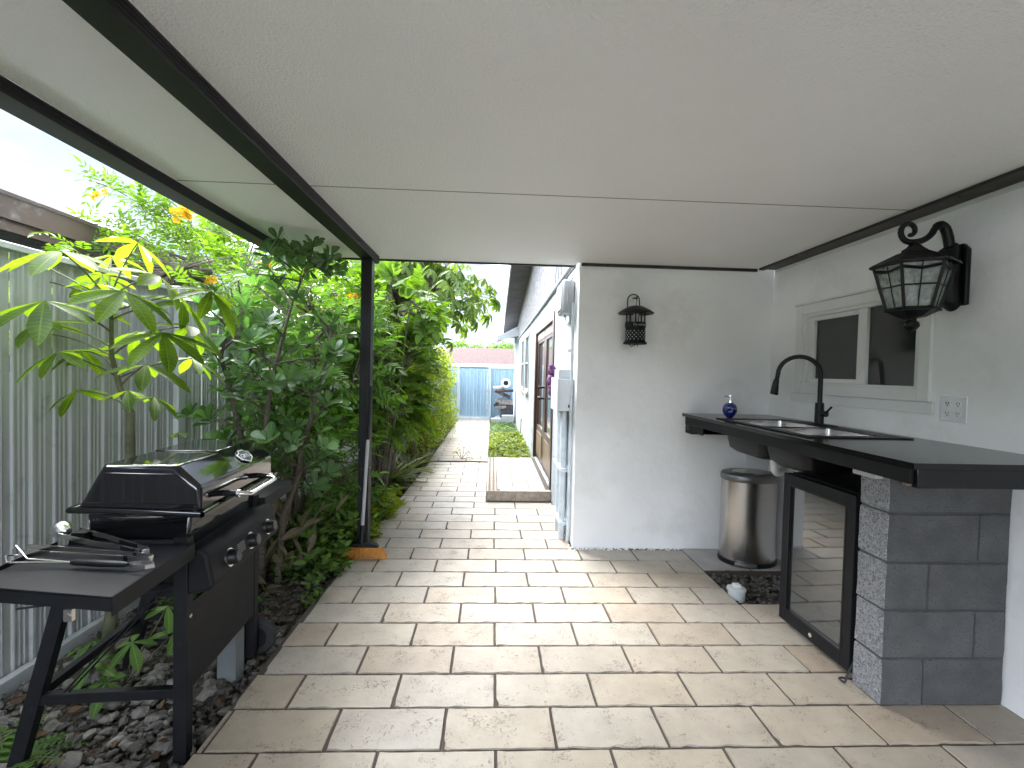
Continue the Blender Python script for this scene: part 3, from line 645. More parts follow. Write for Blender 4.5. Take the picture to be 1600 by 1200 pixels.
# firebox and lid
bm = B()
prism(bm, [(-.03, .015, .60), (-.31, .015, .60), (-.335, .015, .86), (-.0, .015, .86)], (0, GL-.03, 0)); lo('firebox', bm, M['gloss'], bevel=.01)
lo('grease_tray', lbox(-.30, -.06, .05, GL-.05, .55, .597), M['blackpaint'])
def loop_prof(y, k, z0=.868): # lid outline, k shrinks
    P = [(.050, z0), (.048, .958), (-.028, 1.032), (-.255, 1.036), (-.335, z0+.02)]
    cx, cz = -.15, .90
    return [(cx+(x-cx)*k, y, (z-cz)*(k if z > z0+.03 else 1)+cz) for x, z in P]
bm = B(); rings = []
for y, k in ((-.03, .93), (-.018, 1), (GL*.5, 1.0), (GL+.018, 1), (GL+.03, .93)):
    rings.append([bm.verts.new(p) for p in loop_prof(y, k)])
for a, b_ in zip(rings, rings[1:]):
    for i in range(5): bm.faces.new((a[i], a[(i+1) % 5], b_[(i+1) % 5], b_[i]))
bm.faces.new(rings[0]); bm.faces.new(rings[-1])
lid = lo('lid', bm, M['gloss'], bevel=.018, seg=5)
bm = B()   # raised centre plate on the lid
prism(bm, [(.0505, GL*.42, .955), (-.030, GL*.42, 1.0365), (-.25, GL*.42, 1.0395), (-.25, GL*.42, 1.028), (-.03, GL*.42, 1.024), (.046, GL*.42, .95)], (0, GL*.5, 0)); lo('raised_plate', bm, M['gloss'], lid, bevel=.002)
bm = B()
tube(bm, [(.058, -.036, .868), (.058, GL+.036, .868), (-.345, GL+.036, .886), (-.345, -.036, .886), (.058, -.036, .868)], .011, 8, cap=False); lo('lid_rim', bm, M['gloss'], lid, smooth=True)
bm = B(); prism(bm, [(.046, -.0312, .90), (.044, -.0312, .945), (-.03, -.0312, 1.005), (-.245, -.0312, 1.010), (-.30, -.0312, .91)], (0, -.004, 0)); lo('end_panel', bm, M['gloss'], lid, bevel=.003)
# badge
nrm = Vector((.073, 0, .078)).normalized(); up = Vector((-.078, 0, .073)).normalized()
bm = B(); c = Vector((.018, GL*.66, .9885))+nrm*.0035; w_, h_ = .052, .03
pts = [(-w_*.55, h_*.75), (-w_*.35, h_*1.15), (w_*.35, h_*1.15), (w_*.55, h_*.75), (w_, h_*.6), (w_*.85, -h_*.45), (0, -h_*1.1), (-w_*.85, -h_*.45), (-w_, h_*.6)]
prism(bm, [c+Vector((0, a, 0))+up*b_ for a, b_ in pts], nrm*.004); badge = lo('badge', bm, M['chrome'], lid)
bm = B(); prism(bm, [c+nrm*.0042+Vector((0, a*.86, 0))+up*b_*.84 for a, b_ in pts], nrm*.0006); lo('badge_field', bm, M['black'], badge)
bm = text_mesh('GRILL', .030); bm.transform(basis(c+nrm*.0055, (0, 1, 0), up, nrm)); lo('lettering', bm, M['chrome'], badge)
# handle
bm = B(); tube(bm, bez((.05, .13, .898), (.128, .13, .893), (.132, .165, .888), 6)+bez((.132, GL-.165, .888), (.128, GL-.13, .893), (.05, GL-.13, .898), 6), .009, 10)
hd = lo('handle', bm, M['chrome'], lid, smooth=True)
for y in (.13, GL-.13):
    bm = B(); tube(bm, [(.047, y, .898), (.098, y, .896)], .0115, 12); lo('handle_mount', bm, M['black'], hd, smooth=True)
    bm = B(); tube(bm, [(.098, y, .896), (.106, y, .8955)], .0145, 12); lo('handle_collar', bm, M['chrome'], hd, smooth=True)
# control panel with three knobs
bm = B(); prism(bm, [(-.03, -.0, .57), (.062, -.0, .585), (.082, -.0, .60), (.060, -.0, .715), (.035, -.0, .735), (-.03, -.0, .735)], (0, GL+.03, 0)); cp = lo('control_panel', bm, M['blackpaint'], bevel=.012, seg=3)
kn = Vector((.115, 0, .022)).normalized(); ku = Vector((-.022, 0, .115)).normalized()
for y in (.13, .30, .47):
    c = Vector((.0715, y, .655))
    bm = B(); tube(bm, [c, c+kn*.004], .034, 20); kb = lo('knob_ring', bm, M['chrome'], cp, smooth=True)
    bm = B(); tube(bm, [c+kn*.0045, c+kn*.03, c+kn*.034], [.029, .026, .022], 20); lo('knob', bm, M['black'], cp, smooth=True)
    bm = B(); tube(bm, [c+kn*.0345, c+kn*.036], [.020, .019], 20); lo('knob_cap', bm, M['lidmetal0'], cp, smooth=True)
bm = B()
for r in range(5): 
    a = Vector((.0722-.0, .185, .678))-ku*(.008*r)+kn*.0005; prism(bm, [a, a+Vector((0, .06, 0)), a+Vector((0, .06, 0))-ku*.002, a-ku*.002], kn*.0004)
lo('printed_notice', bm, M['meter'], cp)
# wheel
for y0 in (GL+.035,):
    bm = B(); 
    m_ = Matrix.Translation((-.02, y0+.02, .085)) @ Matrix.Rotation(math.radians(90), 4, 'X')
    lathe(bm, [(.03, -.02), (.075, -.02), (.083, -.012), (.083, .012), (.075, .02), (.03, .02)], (0, 0, 0), 28, mtx=m_); wh = lo('wheel', bm, M['rubber'], smooth=True)
    bm = B(); lathe(bm, [(.008, -.024), (.05, -.022), (.05, .022), (.008, .024)], (0, 0, 0), 16, mtx=m_); lo('hub', bm, M['black'], wh, smooth=True)
    bm = B()
    for k in range(28):
        a = 2*math.pi*k/28; c = Vector((-.02+.083*math.cos(a), y0+.02, .085+.083*math.sin(a)))
        s_, u_ = Vector((math.cos(a), 0, math.sin(a))), Vector((-math.sin(a), 0, math.cos(a)))
        prism(bm, [c-u_*.003+Vector((0, -.018, 0)), c+u_*.003+Vector((0, -.018, 0)), c+u_*.003+Vector((0, .018, 0)), c-u_*.003+Vector((0, .018, 0))], s_*.004)
    lo('tread', bm, M['rubber'], wh)
bm = B(); tube(bm, [(-.50, GL+.05, .085), (-.02, GL+.05, .085)], .007, 8); lo('axle', bm, M['blackpaint'])
# grey board standing under the grill
t = thing('grey_offcut', (-1.14, 2.08, -.05), 'grey painted board offcut standing under the far end of the grill', 'board')
bm = B(); box(bm, -1.17, -1.09, 2.03, 2.10, -.06, .17); obj('board', bm, M['greyboard2'], t, bevel=.002)
# crumpled dark cloth behind the grill end
# --- utensils on the near shelf ---
ZS = .738
def strip(bm, pts, w, h):
    pts = [Vector(p) for p in pts]; prev = None
    for i, p in enumerate(pts):
        d = (pts[min(i+1, len(pts)-1)]-pts[max(i-1, 0)]).normalized(); s = d.cross(Vector((0, 0, 1))).normalized()*h/2
        r = [bm.verts.new(p+s+Vector((0, 0, w/2))), bm.verts.new(p-s+Vector((0, 0, w/2))), bm.verts.new(p-s-Vector((0, 0, w/2))), bm.verts.new(p+s-Vector((0, 0, w/2)))]
        if prev:
            for k in range(4): bm.faces.new((prev[k], prev[(k+1) % 4], r[(k+1) % 4], r[k]))
        else: bm.faces.new(r)
        prev = r
    bm.faces.new(prev)
tg = thing('tongs', (-1.2, 1.5, ZS), 'steel tongs with rounded scoop head lying across the grill side shelf', 'tongs')
a, e = Vector((-1.43, 1.60, ZS+.035)), Vector((-1.06, 1.475, ZS+.018))
d = (e-a).normalized(); s = d.cross(Vector((0, 0, 1)))
for q in (1, -1):
    bm = B(); strip(bm, [a+s*.030*q+d*.03, a+s*.028*q+d*.15, e+s*.013*q-d*.06, e+s*.012*q-d*.012]+([e+d*.002] if q == 1 else [e+d*.001]), .017, .0018); obj('arm', bm, M['utensil'], tg)
    bm = B(); strip(bm, [e+s*.0155*q-d*.15, e+s*.0145*q-d*.045], .015, .004); obj('grip', bm, M['black'], tg, bevel=.001)
bm = B(); m_ = Matrix.Translation(a+Vector((0, 0, .004))) @ Vector((0, 0, 1)).rotation_difference(-d).to_matrix().to_4x4()
lathe(bm, [(.010, -.03), (.022, -.012), (.029, .004), (.027, .02), (.018, .032), (.004, .037)], (0, 0, 0), 20, mtx=m_); obj('scoop_head', bm, M['utensil'], tg, smooth=True)
tg = thing('tongs', (-1.2, 1.45, ZS), 'long flat steel tongs with riveted plates lying in front of the scoop tongs', 'tongs')
a, e = Vector((-1.47, 1.50, ZS+.012)), Vector((-1.03, 1.437, ZS+.012)); d = (e-a).normalized(); s = d.cross(Vector((0, 0, 1)))
for q in (1, -1):
    bm = B(); strip(bm, [a+s*.02*q, a+d*.18+s*.018*q, e+s*.013*q-d*.03, e+s*.009*q], .019, .0018); ar = obj('arm', bm, M['utensil'], tg)
    bm = B(); strip(bm, [e+s*.0155*q-d*.17, e+s*.0155*q-d*.075], .017, .003); obj('plate', bm, M['utensil'], ar)
    bm = B(); strip(bm, [e+s*.0155*q-d*.072, e+s*.0125*q-d*.06], .018, .004); obj('end_band', bm, M['black'], ar)
bm = B(); strip(bm, [e-s*.009]+[e+d*.008*math.cos(t_)-s*.009*math.sin(t_)*-1 for t_ in (-1, -.5, 0, .5, 1)]+[e+s*.009], .019, .0018); obj('bend', bm, M['utensil'], tg)
tg = thing('barbecue_fork', (-1.2, 1.4, ZS), 'wire barbecue turner with black handle nearest the shelf front edge', 'turner')
a, e = Vector((-1.44, 1.425, ZS+.01)), Vector((-1.0, 1.383, ZS+.014)); d = (e-a).normalized(); s = d.cross(Vector((0, 0, 1)))
bm = B(); tube(bm, [a-s*.035, a+s*.0+Vector((0, 0, .012)), a+d*.03+s*.02, a+d*.22], .0028, 6); tube(bm, [a-s*.035, a-s*.03+Vector((0, 0, .03)), a+d*.06-s*.01, a+d*.22], .0024, 6); obj('wire', bm, M['utensil'], tg, smooth=True)
bm = B(); tube(bm, [a+d*.21, a+d*.22, a+d*.30, a+d*.37, a+d*.385], [.006, .009, .0105, .009, .005], 12); obj('handle', bm, M['black'], tg, smooth=True)
bm = B(); strip(bm, [a+d*.385, a+d*.41+s*.014, a+d*.45+s*.014, a+d*.465, a+d*.45-s*.014, a+d*.41-s*.014, a+d*.386], .012, .002); obj('hanging_loop', bm, M['utensil'], tg)

# ======================= broom =======================
t = thing('broom', (-.90, 3.28, 0), 'broom with orange bristles leaning against the dark roof post', 'broom')
hb, ht = Vector((-.90, 3.285, .10)), Vector((-.858, 3.325, 1.22)); dd = ht-hb
bm = B(); tube(bm, [hb+dd*.06, hb+dd*.66], .0125, 12); obj('handle', bm, M['greyplastic'], t, smooth=True)
bm = B(); tube(bm, [hb+dd*.66, ht], .010, 12); obj('grip', bm, M['black'], t, smooth=True)
bm = B(); tube(bm, [hb+dd*-.02, hb+dd*.03, hb+dd*.12], [.02, .017, .0145], 12); obj('socket', bm, M['black'], t, smooth=True)
bm = B(); prism(bm, [(-1.035, 3.262, .078), (-.775, 3.262, .078), (-.785, 3.262, .098), (-.87, 3.262, .112), (-.93, 3.262, .112), (-1.02, 3.262, .098)], (0, .045, 0)); obj('head', bm, M['black'], t, bevel=.006)
bm = B()
for i in range(620):
    u, v = random.random(), random.random(); x = -1.032+.255*u; y = 3.264+.042*v
    x2 = x+(u-.5)*.12+random.gauss(0, .006); y2 = y+(v-.5)*.06+random.gauss(0, .004); z2 = random.uniform(.0, .014)
    tube(bm, [(x, y, .08), ((x+x2)/2-(u-.5)*.004, (y+y2)/2, .042), (x2, y2, z2)], [.0017, .0017, .0012], 3, cap=False)
obj('bristles', bm, M['broomstraw'], t, kind='stuff')

# ======================= block wall and counter =======================
BX, BY0, BY1 = 1.625, 1.80, 1.945
bw_ = thing('block_pier', (BX, BY0, 0), 'grey concrete block pier carrying the near end of the black counter', 'block wall')
rows = [(0, .198, (1.825,)), (.2, .40, (2.04,)), (.402, .60, (1.83,)), (.602, .805, (2.04,)), (.807, .985, ())]
def block(x0, x1, z0, z1, mtl='cmu'):
    bm = B(); box(bm, x0, x1, BY0, BY1, z0, z1)
    bmesh.ops.subdivide_edges(bm, edges=bm.edges[:], cuts=4, use_grid_fill=True)
    for v in bm.verts:
        n_ = noise.noise_vector(v.co*14+Vector((x0*9, 0, z0*5)))*.0035
        v.co += n_
    bmesh.ops.bevel(bm, geom=[e for e in bm.edges if e.calc_face_angle(0) > .9], offset=.004, segments=1, affect='EDGES')
    o = obj('concrete_block', bm, M[mtl], bw_); o.data.materials.append(M['paleblock'])
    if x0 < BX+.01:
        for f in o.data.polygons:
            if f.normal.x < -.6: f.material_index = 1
    return o
for z0, z1, js in rows:
    js = [q-.015 for q in js]
    xs = [BX]+list(js)+[XR-.004]
    for a, b_ in zip(xs, xs[1:]): block(a+.0028, b_-.0028, z0+.0035, z1-.0035)
bm = B(); box(bm, BX+.008, XR-.003, BY0+.007, BY1-.007, 0, .98); obj('mortar', bm, M['mortar'], bw_)
# timber ends at the top
ct = thing('kitchen_counter', (1.8, 2.5, 1.06), 'long black stone counter with double sink along the right wall', 'counter')
CX0, CX1, CY0, CY1, CT = 1.475, XR-.003, 1.535, YB-.003, 1.06
SKX0, SKX1, SKY0, SKY1 = 1.565, 1.97, 2.21, 3.03
bm = B()
for a in ((CX0, SKX0, CY0, CY1), (SKX1, CX1, CY0, CY1), (SKX0, SKX1, CY0, SKY0), (SKX0, SKX1, SKY1, CY1)): box(bm, a[0], a[1], a[2], a[3], CT-.022, CT)
bmesh.ops.remove_doubles(bm, verts=bm.verts[:], dist=1e-5)
for f in [f for f in bm.faces if abs(f.normal.z) < .1 and False]: pass
obj('countertop', bm, M['counter'], ct)
bm = B(); box(bm, CX0+.004, CX0+.022, CY0+.02, CY1-.05, CT-.078, CT-.0225); obj('apron', bm, M['blackpaint'], ct, bevel=.003)
bm = B(); box(bm, CX0+.022, CX1-.03, CY0+.008, CY0+.03, CT-.09, CT-.0225); obj('apron', bm, M['counter'], ct, bevel=.002)
bm = B(); box(bm, CX0+.03, 2.0, YB-.11, YB-.004, CT-.15, CT-.145); box(bm, CX0+.03, 2.0, YB-.009, YB-.004, CT-.1449, CT-.024); box(bm, CX0+.03, CX0+.036, YB-.11, YB-.0095, CT-.1449, CT-.024); obj('bracket', bm, M['blackpaint'], ct)
bm = B(); box(bm, CX0+.03, CX0+.034, YB-.30, YB-.115, CT-.135, CT-.075); obj('bracket', bm, M['blackpaint'], ct)
bm = B()
for z in (.985, .965, .945): tube(bm, [(CX0+.029, YB-.06, z), (CX0+.024, YB-.06, z)], .006, 8)
obj('screws', bm, M['steel'], ct, kind='stuff')
M['greyboard'] = mat('grey_weathered_board', (.12, .115, .11), .7, var=.3)
bm = B(); box(bm, 1.50, 1.68, 1.60, 1.99, CT-.034, CT-.0225); obj('underlay_board', bm, M['greyboard'], ct)
bm = B(); box(bm, 1.70, 1.742, BY0-.02, BY1, .988, CT-.036); 
bm.free()
bm = B(); box(bm, BX+.055, BX+.105, BY0-.022, BY0-.002, .925, CT-.036); tm = obj('timber_end', bm, M['wood'], ct, bevel=.002)
bm = B()
for r in (.012, .02, .028, .036, .044):
    pp = [(BX+.105-.0-math.sin(q)*r*.0-r*math.cos(q), BY0-.0225, .93+r*math.sin(q)) for q in [i*math.pi/2/7 for i in range(8)]]
    pp = [p for p in pp if p[0] > BX+.057]
    tube(bm, pp, .0012, 4)
obj('growth_ring', bm, M['doorwood'], tm)
bm = B(); box(bm, BX-.045, BX-.005, BY0+.02, BY1-.01, .94, CT-.036); obj('timber_end', bm, M['offwhite'], ct, bevel=.003)
bm = B(); box(bm, BX+.005, BX+.055, BY0, BY1, .987, CT-.036); obj('timber_end', bm, M['cmu'], ct, bevel=.003)
# sink (black rim and outside, steel inside)
sk = thing('double_sink', (1.78, 2.62, CT), 'black rimmed double basin sink with steel bowls set in the counter', 'sink')
bm = B(); ring_ = [(SKX0-.03, SKX1+.10, SKY0-.05, SKY1+.05)]
x0, x1, y0, y1 = ring_[0]
for a in ((x0, SKX0+.01, y0, y1), (SKX1-.01, x1, y0, y1), (SKX0+.01, SKX1-.01, y0, SKY0+.01), (SKX0+.01, SKX1-.01, SKY1-.01, y1), (SKX0+.01, SKX1-.01, 2.575, 2.60)): box(bm, a[0], a[1], a[2], a[3], CT+.001, CT+.006)
bmesh.ops.remove_doubles(bm, verts=bm.verts[:], dist=1e-5); obj('rim', bm, M['black'], sk)
def basin(y0, y1, dep, m, grow, nm, z1):
    bm = B(); rg = []
    for z, ins, rad in ((z1, 0, .03), (CT-dep*.6, .004, .04), (CT-dep*.88, .012, .05), (CT-dep, .04, .06)):
        pts = []; g_ = grow-ins
        X0, X1, Y0_, Y1_ = SKX0-g_+.012, SKX1+g_-.012, y0-g_, y1+g_
        for cx_, cy_, s0 in ((X1-rad, Y1_-rad, 0), (X0+rad, Y1_-rad, 90), (X0+rad, Y0_+rad, 180), (X1-rad, Y0_+rad, 270)):
            for k in range(5):
                q = math.radians(s0+k*22.5); pts.append((cx_+rad*math.cos(q), cy_+rad*math.sin(q), z+(-.004 if grow else 0)))
        rg.append([bm.verts.new(p) for p in pts])
    for a, b_ in zip(rg, rg[1:]):
        for k in range(20): bm.faces.new((a[k], a[(k+1) % 20], b_[(k+1) % 20], b_[k]))
    bm.faces.new(rg[-1]); return obj(nm, bm, m, sk, smooth=True)
for a, b_ in ((SKY0+.012, 2.573), (2.602, SKY1-.012)):
    basin(a, b_, .19, M['steel'], 0, 'bowl', CT+.001); basin(a, b_, .193, M['black'], .006, 'bowl_shell', CT-.024)
for y in (2.39, 2.81):
    bm = B(); lathe(bm, [(.045, CT-.190), (.045, CT-.186), (.03, CT-.185), (.028, CT-.189)], (1.785, y, 0), 20); obj('drain', bm, M['chrome'], sk, smooth=True)
# drain plumbing
t = thing('sink_drain_pipe', (1.8, 2.85, .8), 'white plastic drain pipes under the sink near the corner', 'pipe')
bm = B(); tube(bm, [(1.785, 2.81, .885), (1.785, 2.81, .80)]+bez((1.785, 2.81, .80), (1.785, 2.81, .74), (1.86, 2.86, .74), 6)+bez((1.9, 2.9, .745), (1.97, 2.96, .75), (1.97, 3.0, .80), 5)+[(1.98, 3.3, .82), (1.98, YB-.01, .83)], .022, 12); obj('trap', bm, M['pvc'], t, smooth=True)
for p, q in (((1.785, 2.81, .86), (1.785, 2.81, .83)), ((1.975, 3.18, .812), (1.977, 3.21, .814))):
    bm = B(); tube(bm, [p, q], .03, 12); obj('coupling', bm, M['pvc'], t, smooth=True)
t = thing('wall_access_panel', (2.05, 3.49, .7), 'small white panel low on the wall behind the trash can', 'panel')
bm = B(); box(bm, 1.99, XR-.003, YB-.02, YB-.001, .46, .84); obj('cover', bm, M['trimwhite'], t, bevel=.004)
t = thing('supply_hoses', (1.98, 2.7, .9), 'thin black water hoses hanging below the faucet under the counter', 'hose')
for dx in (0, .03):
    bm = B(); tube(bm, bez((2.0+dx, 2.72, CT-.03), (2.0+dx, 2.70, .85), (2.08, 2.60-dx, .86), 6)+bez((2.08, 2.6-dx, .86), (2.12, 2.5, .88), (2.13, 2.4, .60), 6)[1:], .006, 8); obj('hose', bm, M['rubber'], t, smooth=True)
# faucet
fx, fy = 2.03, 2.765
t = thing('kitchen_faucet', (fx, fy, CT), 'tall matte black gooseneck faucet standing behind the sink', 'faucet')
bm = B(); box(bm, fx-.03, fx+.03, fy-.125, fy+.125, CT+.0065, CT+.012); obj('deck_plate', bm, M['black'], t, bevel=.004)
bm = B(); tube(bm, [(fx, fy, CT+.0125), (fx, fy, CT+.14)], [.0255, .0235], 20); obj('body', bm, M['black'], t, smooth=True)
R0 = .115; c0 = Vector((fx-.0, fy, 1.37)); dr = Vector((-.86, .5, 0)).normalized()
pts = [Vector((fx, fy, CT+.14)), Vector((fx, fy, 1.30))]+[c0+dr*(R0-R0*math.cos(q))+Vector((0, 0, R0*math.sin(q))) for q in [i*math.pi/14 for i in range(15)]]
end = pts[-1]
pts.append(end+dr*.005+Vector((0, 0, -.03)))
bm = B(); tube(bm, pts, .0135, 14); obj('gooseneck', bm, M['black'], t, smooth=True)
e2 = pts[-1]
bm = B(); tube(bm, [e2, e2+dr*.002+Vector((0, 0, -.01)), e2+dr*.006+Vector((0, 0, -.03)), e2+dr*.012+Vector((0, 0, -.095)), e2+dr*.013+Vector((0, 0, -.10))], [.014, .017, .019, .024, .02], 16); obj('spray_head', bm, M['black'], t, smooth=True)
bm = B(); tube(bm, [(fx, fy-.02, CT+.075), (fx+.01, fy-.05, CT+.075)], [.019, .019], 14); hv = obj('valve', bm, M['black'], t, smooth=True)
bm = B(); tube(bm, [(fx+.008, fy-.045, CT+.08), (fx+.012, fy-.085, CT+.12)], [.007, .006], 10); obj('lever', bm, M['black'], hv, smooth=True)
# soap dispenser (skull shaped)
sx, sy = 1.635, 3.09
t = thing('soap_dispenser', (sx, sy, CT), 'cobalt blue skull shaped soap dispenser with silver pump beside the sink', 'soap dispenser')
bm = B(); bmesh.ops.create_uvsphere(bm, u_segments=28, v_segments=20, radius=1)
for v in bm.verts:
    p = v.co; x, y, z = p
    # faces towards -x,-y ; local frame f = forward
    f_ = (-x*.75-y*.66); s_ = (x*.66-y*.75)
    r = 1.0
    jaw = max(0, -z-.15); k = 1-.30*jaw
    eye = -.32*math.exp(-((abs(s_)-.38)**2+(z-.0)**2)/.035)*(f_ > .2)
    nose = -.12*math.exp(-((s_)**2+(z+.28)**2)/.012)*(f_ > .3)
    teeth = .03*math.sin(s_*28)*(f_ > .3)*(-.75 < z < -.45)
    bmp = .025*noise.noise(p*5)
    k2 = 1+eye+nose+teeth+bmp
    v.co = Vector((sx+p.x*.047*k*k2, sy+p.y*.047*k*k2, CT+.062+p.z*(.052 if z > 0 else .060)*k2))
for v in bm.verts: v.co.z = max(v.co.z, CT+.001)
obj('bottle', bm, M['blueglass'], t, smooth=True)
bm = B(); tube(bm, [(sx, sy, CT+.108), (sx, sy, CT+.128), (sx, sy, CT+.13), (sx, sy, CT+.15), (sx, sy, CT+.152), (sx, sy, CT+.162)], [.017, .016, .006, .006, .012, .011], 14); tube(bm, [(sx, sy, CT+.157), (sx-.03, sy+.01, CT+.155), (sx-.036, sy+.012, CT+.148)], [.006, .005, .004], 8); obj('pump', bm, M['chrome'], t, smooth=True)

# ======================= fridge =======================
FX0, FX1, FY0, FY1, FZ = 1.625, 2.10, 1.962, 2.442, .835
t = thing('beverage_fridge', (FX0, FY0, 0), 'black beverage fridge with a glass door under the counter', 'fridge')
bm = B(); box(bm, FX0+.045, FX1, FY0+.004, FY1-.004, .03, FZ); obj('cabinet', bm, M['blackpaint'], t, bevel=.004)
bm = B(); f = .05
x0, x1 = FX0, FX0+.04
box(bm, x0, x1, FY0, FY0+f, .035, FZ-.004); box(bm, x0, x1, FY1-f, FY1, .035, FZ-.004); box(bm, x0, x1, FY0+f, FY1-f, .035, .035+.065); box(bm, x0, x1, FY0+f, FY1-f, FZ-.06, FZ-.004)
dr_ = obj('door', bm, M['blackpaint'], t, bevel=.0025)
bm = B(); box(bm, x0+.012, x0+.017, FY0+f, FY1-f, .10, FZ-.06); obj('glass', bm, M['glassfridge'], dr_)
bm = B(); ring(bm, x0-.0015, x0+.0115, FY0+f-.002, FY1-f+.002, .098, FZ-.058, .008); obj('inner_trim', bm, M['black'], dr_)
bm = B(); tube(bm, [(x0-.0005, 2.2, .068), (x0-.004, 2.2, .068)], .011, 16); obj('lock', bm, M['chrome'], dr_, smooth=True)
for y in (FY0+.03, FY1-.03):
    bm = B(); tube(bm, [(FX0+.07, y, 0), (FX0+.07, y, .034)], .015, 10); obj('foot', bm, M['rubber'], t)
t.rotation_euler = (0, 0, math.radians(1.9))
t = thing('power_cord', (1.6, 1.93, 0), 'black power cord looping out between the fridge and the block pier', 'cord')
bm = B(); tube(bm, bez((1.66, 1.955, .12), (1.60, 1.948, .03), (1.585, 1.93, .012), 6)+bez((1.585, 1.93, .012), (1.56, 1.99, .008), (1.64, 1.953, .010), 6)[1:], .0045, 8); obj('cord', bm, M['rubber'], t, smooth=True)

# ======================= trash can =======================
tx_, ty_ = 1.905, 3.285
t = thing('trash_can', (tx_, ty_, 0), 'oval brushed steel pedal trash can under the sink in the corner', 'trash can')
bm = B(); lathe(bm, [(.197, .035), (.197, .60)], (tx_, ty_, 0), 56, 1, .78); obj('body', bm, M['steel'], t, smooth=True)
bm = B(); lathe(bm, [(.203, .002), (.206, .012), (.204, .034), (.198, .0345)], (tx_, ty_, 0), 56, 1, .78); obj('base', bm, M['black'], t, smooth=True)
M['lidmetal'] = mat('dark_lid_metal', (.20, .20, .20), .35, metal=.8, var=.1)
bm = B(); lathe(bm, [(.200, .602), (.204, .606), (.204, .638), (.196, .650), (.185, .653)], (tx_, ty_, 0), 56, 1, .78); ld = obj('lid', bm, M['lidmetal'], t, smooth=True)
bm = B(); lathe(bm, [(.13, .6535), (.125, .660), (.06, .662)], (tx_, ty_, 0), 40, 1, .75); obj('lid_plate', bm, M['steel'], ld, smooth=True)
bm = B(); prism(bm, [(tx_-.165, ty_-.135, .010), (tx_-.05, ty_-.185, .010), (tx_-.02, ty_-.178, .012), (tx_-.02, ty_-.16, .012), (tx_-.15, ty_-.11, .010)], (0, 0, .022)); obj('pedal', bm, M['lidmetal'], t, bevel=.006)

# ======================= lamps =======================
lw = thing('wall_lantern', (XR, 2.07, 1.83), 'large black carriage lantern on the right wall above the window', 'wall lamp')
def ebox(bm, x0, x1, y0, y1, z0, z1): return box(bm, x0, x1, y0, y1, z0, z1)
bm = B(); prism(bm, [(XR-.0005, 2.015, 1.70), (XR-.0005, 2.125, 1.70), (XR-.0005, 2.125, 1.955), (XR-.0005, 2.10, 1.985), (XR-.0005, 2.04, 1.985), (XR-.0005, 2.015, 1.955)], (-.022, 0, 0)); obj('back_plate', bm, M['black'], lw, bevel=.006)
bm = B(); tube(bm, [(XR-.022, 2.07, 1.715), (XR-.05, 2.07, 1.72), (XR-.055, 2.07, 1.955), (XR-.03, 2.07, 1.97)], [.04, .042, .04, .03], 18); obj('back_boss', bm, M['black'], lw, smooth=True)
lx, ly = 1.935, 2.06
pts = bez((XR-.05, 2.07, 1.95), (XR-.065, 2.07, 2.07), (XR-.10, 2.07, 2.075), 6)+bez((XR-.10, 2.07, 2.075), (XR-.125, 2.07, 2.07), (XR-.14, 2.07, 2.035), 5)[1:]+bez((XR-.14, 2.07, 2.035), (XR-.17, 2.07, 1.995), (lx, 2.07, 1.99), 5)[1:]
scr = [Vector((lx-.02, 2.07, 2.04))+Vector((-math.sin(q)*(.05-.0052*q), 0, -math.cos(q)*(.05-.0052*q))) for q in [i*.35 for i in range(19)]]
rr = [.021]*5+[.019]*4+[.014]*(len(pts)-9)
bm = B(); tube(bm, pts+scr, rr+[.013-.0002*i for i in range(len(scr))], 12); obj('scroll_arm', bm, M['black'], lw, smooth=True)
def hexr(r, z, off=30): return [(lx+r*math.cos(math.radians(off+60*k)), ly+r*math.sin(math.radians(off+60*k)), z) for k in range(6)]
def hexloft(bm, prof):
    rg = [[bm.verts.new(p) for p in hexr(r, z)] for r, z in prof]
    for a, b_ in zip(rg, rg[1:]):
        for k in range(6): bm.faces.new((a[k], a[(k+1) % 6], b_[(k+1) % 6], b_[k]))
    bm.faces.new(rg[0]); bm.faces.new(rg[-1])
bm = B(); hexloft(bm, [(.15, 1.872), (.168, 1.874), (.168, 1.883), (.155, 1.892), (.065, 1.938), (.05, 1.942), (.048, 1.952), (.03, 1.965), (.018, 1.982)]); obj('roof_cap', bm, M['black'], lw)
bm = B(); hexloft(bm, [(.105, 1.668), (.108, 1.676), (.098, 1.684)]); hexloft(bm, [(.095, 1.667), (.05, 1.642), (.03, 1.638)]); obj('bottom_tray', bm, M['black'], lw)
bm = B(); lathe(bm, [(.012, 1.64), (.012, 1.628), (.028, 1.618), (.031, 1.60), (.02, 1.585), (.004, 1.576)], (lx, ly, 0), 16); obj('finial', bm, M['black'], lw, smooth=True)
M['seedglass'] = mat('seeded_glass', (.62, .68, .66), .12, var=.25, vscale=30, spec=.7, bump=.8, bscale=55, bdist=.01)
b0 = M['seedglass'].node_tree.nodes['Principled BSDF']; b0.inputs['Transmission Weight'].default_value = .65
lo_, hi_ = hexr(.098, 1.684), hexr(.148, 1.872)
